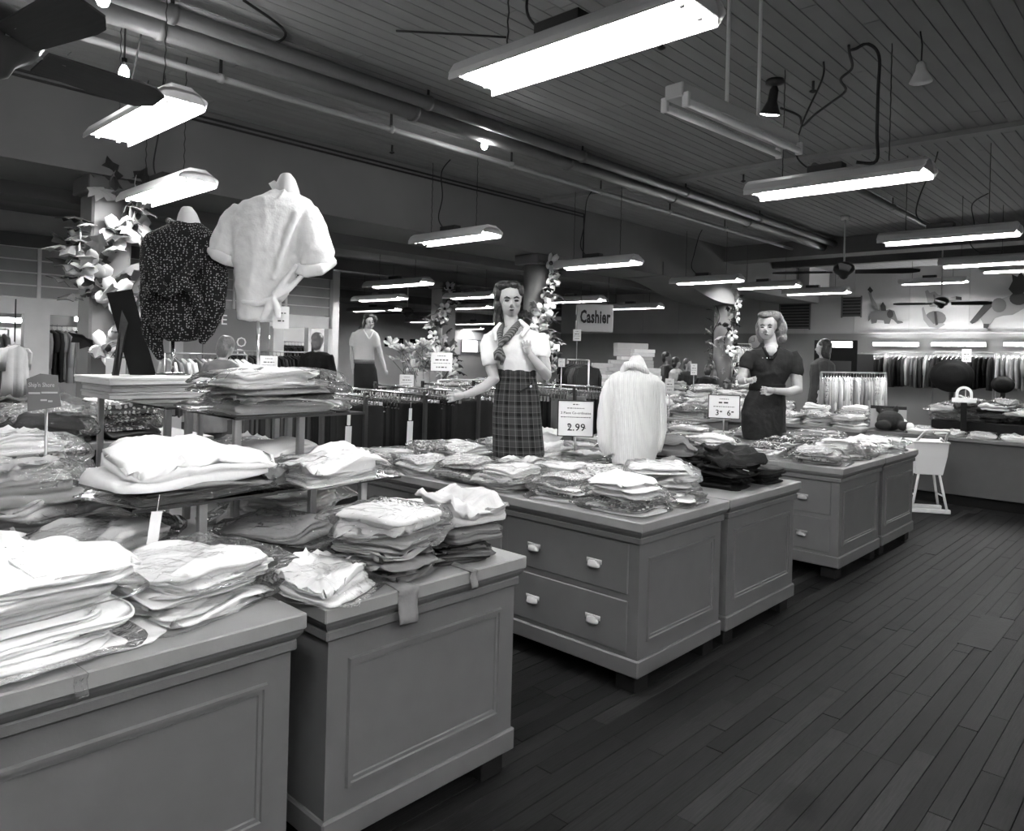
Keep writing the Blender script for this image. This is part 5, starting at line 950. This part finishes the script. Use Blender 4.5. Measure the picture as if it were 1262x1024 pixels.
# ================================================================ CIRCUS CUTOUTS ON THE RIGHT WALL
def cut(shapes, label, cat):
    pts = [atx(x, y, XR-.02) for x, y in shapes[0][2]]; o = sum(pts, Vector())/len(pts); e = empty('wall_cutout', o, 0, label, cat, 'circus cutouts on the wall')
    for k, (nm, m, poly) in enumerate(shapes):
        P = [atx(x, y, XR-.02-.014*k)-o for x, y in poly]; MB().rings([P, [q+Vector((.014, 0, 0)) for q in P]]).build(nm, m, e)
def oval(cx, cy, rx, ry, n=14): return [(cx+rx*math.cos(2*PI*k/n), cy+ry*math.sin(2*PI*k/n)) for k in range(n)]
cut([('body', 'paint_grey', [(1071, 390), (1074, 384), (1082, 382), (1090, 383), (1096, 381), (1102, 383), (1104, 389), (1106, 395), (1112, 396), (1113, 398), (1106, 399), (1101, 394), (1098, 393), (1096, 399), (1090, 399), (1089, 395), (1081, 394), (1080, 398), (1074, 399), (1073, 393), (1070, 396)]), ('ear', 'paint_dark', oval(1097, 387, 4, 5)), ('rider', 'paint_dark', [(1086, 383), (1085, 377), (1088, 372), (1091, 377), (1092, 383)]), ('plume', 'paint_light', [(1070, 360), (1073, 357), (1075, 366), (1080, 374), (1083, 382), (1079, 381), (1074, 374)]), ('plume_tip', 'paint_dark', [(1069, 357), (1072, 353), (1076, 358), (1073, 361)])], 'grey elephant with rider cutout on the right wall', 'cutout')
cut([('seat_ball', 'paint_grey', oval(1153, 392, 13, 9)), ('rim', 'paint_light', [(1136, 380), (1138, 378), (1142, 390), (1150, 399), (1162, 398), (1165, 400), (1156, 405), (1145, 403), (1138, 394)]), ('cat_body', 'paint_light', [(1140, 359), (1143, 357), (1146, 361), (1152, 359), (1156, 363), (1170, 367), (1178, 365), (1184, 366), (1184, 369), (1176, 371), (1166, 372), (1158, 377), (1146, 378), (1143, 372)]), ('paw', 'paint_dark', [(1178, 365), (1185, 366), (1185, 370), (1178, 369)]), ('stripe', 'paint_grey', [(1150, 363), (1152, 363), (1155, 375), (1152, 375)]), ('ball_stripe', 'paint_dark', [(1151, 384), (1154, 384), (1156, 400), (1153, 401)])], 'striped cat on a ball cutout on the right wall', 'cutout')
cut([('horse_body', 'paint_light', [(1208, 392), (1216, 380), (1228, 370), (1240, 366), (1252, 362), (1275, 350), (1280, 372), (1262, 380), (1248, 388), (1236, 389), (1226, 392), (1218, 403), (1213, 402)]), ('tail', 'paint_dark', [(1195, 397), (1204, 386), (1212, 376), (1222, 371), (1224, 376), (1214, 386), (1205, 395), (1198, 399)]), ('rump_patch', 'paint_grey', oval(1231, 376, 9, 9)), ('chest_patch', 'paint_dark', oval(1255, 368, 11, 8)), ('mane', 'paint_dark', [(1243, 356), (1248, 346), (1247, 338), (1254, 341), (1258, 334), (1263, 342), (1268, 352), (1260, 362), (1250, 364)]), ('hoof', 'paint_dark', [(1212, 399), (1219, 399), (1217, 405), (1212, 404)])], 'leaping piebald horse cutout at the right edge', 'cutout')
# ================================================================ RIGHT-HAND DISPLAYS
LT = .76
g7 = 'flat pale garments on the long counter'
for k, (x, y, m) in enumerate(((9.62, 2.42, O), (9.62, 2.12, Lg), (9.64, 1.82, P_), (9.62, 1.50, W), (9.68, 1.22, O), (9.95, 2.5, Mg))): garment((x, y, LT+.001), PI/2+hr.uniform(-.3, .3), .26, .34, .04, m, '%s bagged garment lying %s on the long counter' % (SHADE[m], ['beside the plush toy', 'second from the plush toy', 'below the big black hat', 'below the small white cutout sign', 'nearest the right edge', 'behind the front bags'][k]), g7, True, v=k)
b0 = MB().bbox(-.26, .26, -.62, .62, 0, .16, .01).build('display_riser', 'black', None, False, (10.08, 1.75, LT)); tag(b0, 'black low riser on the long counter under dark clothes', 'riser')
for k, (px_, py_, d, sx, sz) in enumerate(((1173, 463, 8.95, .235, .20), (1236, 474, 8.75, .12, .10))):
    c = atd(px_, py_, d); e = empty('hat_form', (c.x, c.y, LT+.16), .6, ['big round black felt hat propped on edge on the dark riser', 'smaller black felt hat right of the big round hat'][k], 'hat', 'black hats on the long counter'); zz = c.z-LT-.16
    MB().lathe([(.12, 0), (.11, .02), (.03, .04), (.03, zz)], 16).build('stand', 'black_metal', e, True)
    cr = MB().lathe([(sx*.98, -.02), (sx, .0), (sx*.97, .03), (sx*.80, .06), (sx*.74, .12), (sx*.5, .18), (.01, .20)], 28).build('hat', 'c_black', e, True, (0, 0, zz)); q = Vector((-c.x, -c.y, .25)).to_track_quat('Z', 'Y').to_euler(); q.z -= .6; cr.rotation_euler = q; cr.scale = (1, sz/sx, 1)
    tr = MB().lathe([(sx*.76, .055), (sx*.77, .085), (sx*.74, .085)], 28).build('hat_band', 'c_dark', cr, True)
for k in range(9): stack('the dark heap '+['under the big hat', 'left of the big hat', 'right of the big hat', 'behind the big hat', 'at the shiny end', 'near the right edge', 'lowest right', 'upper right', 'upper left'][k], 9.96+.13*(k % 2), 2.26-.12*k, LT+.161, hr.uniform(-1, 1), [(hr.choice([B, K, D]), .045) for _ in range(2+k % 3)]+[(hr.choice([SQ, Lg, B, D, FP]), .05)], .26, .28, .02, .6, 'garment', 'dark clothes heaped on the long counter', .6)
# little white arch-topped cutout sign
c = atd(1188, 496, 8.45); e = empty('cutout_sign', (c.x, c.y, c.z), facing(c), 'small white arch topped cutout sign on dark stand', 'sign'); pts = [(.085*math.cos(a), .10+.085*math.sin(a)) for a in [PI*k/12 for k in range(13)]]; inn = [(.055*math.cos(a), .10+.055*math.sin(a)) for a in [PI*k/12 for k in range(13)]]
MB().prism(pts+inn[::-1], (0, 0, 0), (1, 0, 0), (0, 0, 1), .01).build('arch', 'card', e); MB().bbox(-.12, .12, -.012, 0, 0, .05, .003).build('foot_bar', 'card', e); MB().box(-.085, -.055, -.01, 0, .05, .10).build('side', 'card', e); MB().box(.055, .085, -.01, 0, .05, .10).build('side', 'card', e); MB().bbox(-.03, .03, -.005, .03, LT-c.z, 0, .003).build('stand', 'black', e)
# plush toy lying on the counter end
e = empty('plush_toy', (9.68, 2.78, LT), .5, 'black and white plush animal lying on the counter end', 'plush toy')
link('body', fuse([ell((0, 0, .12), (.20, .15, .12)), ell((.20, -.02, .15), (.11, .11, .11)), ell((.26, .08, .24), (.04, .03, .05)), ell((.16, -.1, .25), (.04, .03, .05)), ell((-.18, .12, .07), (.07, .09, .06)), ell((-.18, -.12, .07), (.07, .09, .06))], .012, 3), 'plush', e)
for c_, r_ in (((.27, -.08, .14), (.06, .06, .06)), ((-.02, -.13, .08), (.09, .06, .07)), ((-.22, -.16, .07), (.05, .05, .05))): link('white_patch', ell(c_, r_).mesh('patch', True), 'c_white', e)
# white high chair in the aisle end
c = atz(1140, 629, 0); e = empty('high_chair', (c.x, c.y, 0), .55, 'white high chair with bucket seat at the aisle end', 'high chair'); W2 = .13
MB().rings([[(-W2*.8, -.13, .40), (W2*.8, -.13, .40), (W2*.8, .13, .40), (-W2*.8, .13, .40)], [(-W2*1.05, -.16, .60), (W2*1.05, -.16, .60), (W2*1.05, .16, .60), (-W2*1.05, .16, .60)], [(-W2*1.15, -.17, .74), (W2*1.15, -.17, .74), (W2*1.15, .17, .74), (-W2*1.15, .17, .74)]]).build('seat_bucket', 'white_paint', e)
MB().bbox(-W2*1.25, W2*1.25, -.18, .18, .735, .755, .006).build('rim', 'white_paint', e)
for sx in (-1, 1):
    for sy in (-1, 1): MB().tube([(sx*.09, sy*.10, .41), (sx*.13, sy*.17, .03)], .013, 8).build('leg', 'white_paint', e, True)
    MB().bbox(sx*.13-.02, sx*.13+.02, -.2, .2, 0, .045, .006).build('foot_bar', 'white_paint', e)
for sy in (-1, 1): MB().tube([(-.115, sy*.14, .18), (.115, sy*.14, .18)], .009, 8).build('cross_bar', 'white_paint', e, True)
MB().tube(smooth([(-.12, -.14, .75), (-.22, -.12, .82), (-.33, -.10, .88), (-.36, 0, .89), (-.33, .10, .88), (-.22, .12, .82), (-.12, .14, .75)]), .014, 8).build('tray_hoop', 'white_paint', e, True); MB().tube(smooth([(-.12, -.13, .75), (-.26, -.05, .80), (-.42, 0, .80)]), .012, 8).build('arm_bar', 'white_paint', e, True)
# dark drinks cabinet with lit header by the far wall
c = atd(1030, 425, 14.5); e = empty('drinks_cabinet', (c.x, c.y, 0), facing((c.x, c.y)), 'tall black cabinet with a lit header by the far wall', 'cabinet')
MB().bbox(-.38, .38, -.3, .3, 0, 2.0, .01).build('body', 'black', e); MB().box(-.29, .29, -.315, -.3, 1.86, 1.97).build('lit_header', 'window_lit', e); MB().box(-.28, .28, -.312, -.3, .3, 1.6).build('door', 'black_metal', e); MB().tube([(.24, -.33, .8), (.24, -.33, 1.2)], .01, 6).build('handle', 'chrome', e)
c = atd(1053, 440, 15.2); o = MB().bbox(-.35, .35, -.3, .3, 0, 1.75, .01).build('display_case', 'paint_dark', None, False, (c.x, c.y, 0), (0, 0, facing((c.x, c.y)))); tag(o, 'plain dark case right of the lit header cabinet', 'case')
c = atd(1095, 502, 9.2); e = empty('show_card', (c.x, c.y, LT), facing(c), 'pale poster card standing behind the plush toy', 'card'); MB().bbox(-.2, .2, -.005, .005, 0, .28, .002).build('board', 'card_mid', e); MB().box(-.2, .2, -.007, -.005, .24, .28).build('header', 'ink', e); MB().box(-.02, .02, .005, .1, 0, .2).build('strut', 'card_mid', e)
# ================================================================ PEOPLE
def person(loc, rz, h, label, coat, legs, hair, skin='skin', lean=0, arms='down', longhair=False):
    s = h/1.72; e = empty('person', loc, rz, label, 'person'); V = lambda x, y, z: Vector((x*s, (y-lean*max(0, z-.9))*s, z*s)); T = lambda pts, n=12: MB().tube([V(*p[:3]) for p in pts], [p[3]*s for p in pts], n); E = lambda c, r: ell(V(*c), tuple(q*s for q in r))
    ah = [(.19, 0, 1.40, .055), (.24, .01, 1.15, .045), (.24, -.06, .92, .035)] if arms == 'down' else [(.19, 0, 1.40, .055), (.24, -.02, 1.14, .045), (.12, -.28, 1.10, .035)]
    def fing(x, y, z, sx): return [T([(x+(k-1.5)*.018, y, z, .011), (x+(k-1.5)*.02, y-.01, z-.05, .010), (x+(k-1.5)*.02, y-.03, z-.085+abs(k-1.4)*.008, .008)], 6) for k in range(4)]+[T([(x-sx*.03, y, z+.03, .012), (x-sx*.05, y-.02, z-.01, .010), (x-sx*.05, y-.03, z-.035, .008)], 6), E((x, y, z+.02), (.042, .018, .05))]
    body = [E((0, 0, 1.62), (.075, .095, .115)), E((0, -.02, 1.57), (.06, .075, .08)), T([(0, .01, 1.36, .055), (0, 0, 1.54, .05)]), T([(0, 0, .86, .15), (0, 0, 1.02, .135), (0, 0, 1.2, .145), (0, 0, 1.36, .14), (0, 0, 1.43, .08)]), E((0, 0, 1.38), (.20, .09, .07)), E((0, -.095, 1.585), (.014, .02, .022)), E((.075, 0, 1.60), (.012, .02, .03)), E((-.075, 0, 1.60), (.012, .02, .03))]
    for sx in (-1, 1):
        body += [T([(sx*x, y, z, r) for x, y, z, r in ah]), T([(sx*.09, 0, .88, .085), (sx*.10, -.01, .50, .058), (sx*.10, .01, .28, .05), (sx*.10, .01, .08, .038)]), E((sx*.10, -.06, .045), (.042, .12, .045))]+fing(sx*ah[2][0], ah[2][1], ah[2][2]-.06, sx)
    link('body', fuse(body, .011*s, 2), skin, e)
    sl = [T([(sx*.17, 0, 1.40, .075), (sx*.245, .01, 1.15, .062), (sx*ah[2][0], ah[2][1]*.8, ah[2][2]+.05, .05)]) for sx in (-1, 1)]
    link('coat', fuse([T([(0, 0, .62, .215), (0, 0, .85, .20), (0, 0, 1.05, .175), (0, 0, 1.22, .185), (0, 0, 1.36, .175), (0, 0, 1.44, .09)]), E((0, 0, 1.38), (.225, .115, .085))]+sl, .014*s, 4, .006, 3, 8), coat, e)
    link('trousers', fuse([T([(sx*.09, 0, .90, .10), (sx*.10, -.01, .50, .078), (sx*.10, .01, .09, .07)]) for sx in (-1, 1)]+[E((0, 0, .88), (.17, .12, .12))], .014*s, 3), legs, e)
    hp = [E((0, .025, 1.655), (.092, .105, .10)), E((0, .06, 1.58), (.085, .06, .11))]+([E((0, .05, 1.50), (.10, .06, .12)), E((.075, .02, 1.56), (.03, .06, .11)), E((-.075, .02, 1.56), (.03, .06, .11))] if longhair else [])
    link('hair', fuse(hp, .010*s, 2, .005, 3, 30), hair, e)
    for sx in (-1, 1): link('eye', E((sx*.032, -.088, 1.615), (.012, .008, .007)).mesh('eye', True), 'eye_dark', e)
    link('mouth', E((0, -.090, 1.535), (.022, .008, .006)).mesh('mouth', True), 'lips', e); return e
def stand(px_, d, *a, **k): c = atd(px_, 440, d); return person((c.x, c.y, 0), a[0], *a[1:], **k)
stand(391, 11.8, 2.3, 1.80, 'shopper in a long black coat seen from behind in the lit opening', 'c_black', 'c_charcoal', 'hair_mid')
stand(259, 8.3, 1.9, 1.66, 'stooping shopper in a grey top below the two blouse forms', 'c_grey', 'c_dark', 'hair_mid', lean=.35)
stand(1014, 12.6, 3.6, 1.93, 'dark haired shopper in dark clothes right of the dark dressed mannequin', 'c_dark', 'c_black', 'hair_dark', longhair=True)
for px_, d, rz, h, lab, ct in ((822, 17.4, .3, 1.70, 'leftmost of the far shoppers below the pale wall', 'c_dark'), (834, 16.4, 1.0, 1.58, 'second of the far shoppers, in mid grey', 'c_mid'), (848, 15.2, -.3, 1.55, 'third of the far shoppers, in charcoal', 'c_charcoal'), (867, 14.2, 1.6, 1.45, 'hunched far shopper in black left of the far column', 'c_black')):
    stand(px_, d, rz, h, lab, ct, 'c_black', 'hair_dark', lean=.4 if 'hunched' in lab else 0, skin='skin_dark')
bpy.data.scenes.remove(SX)
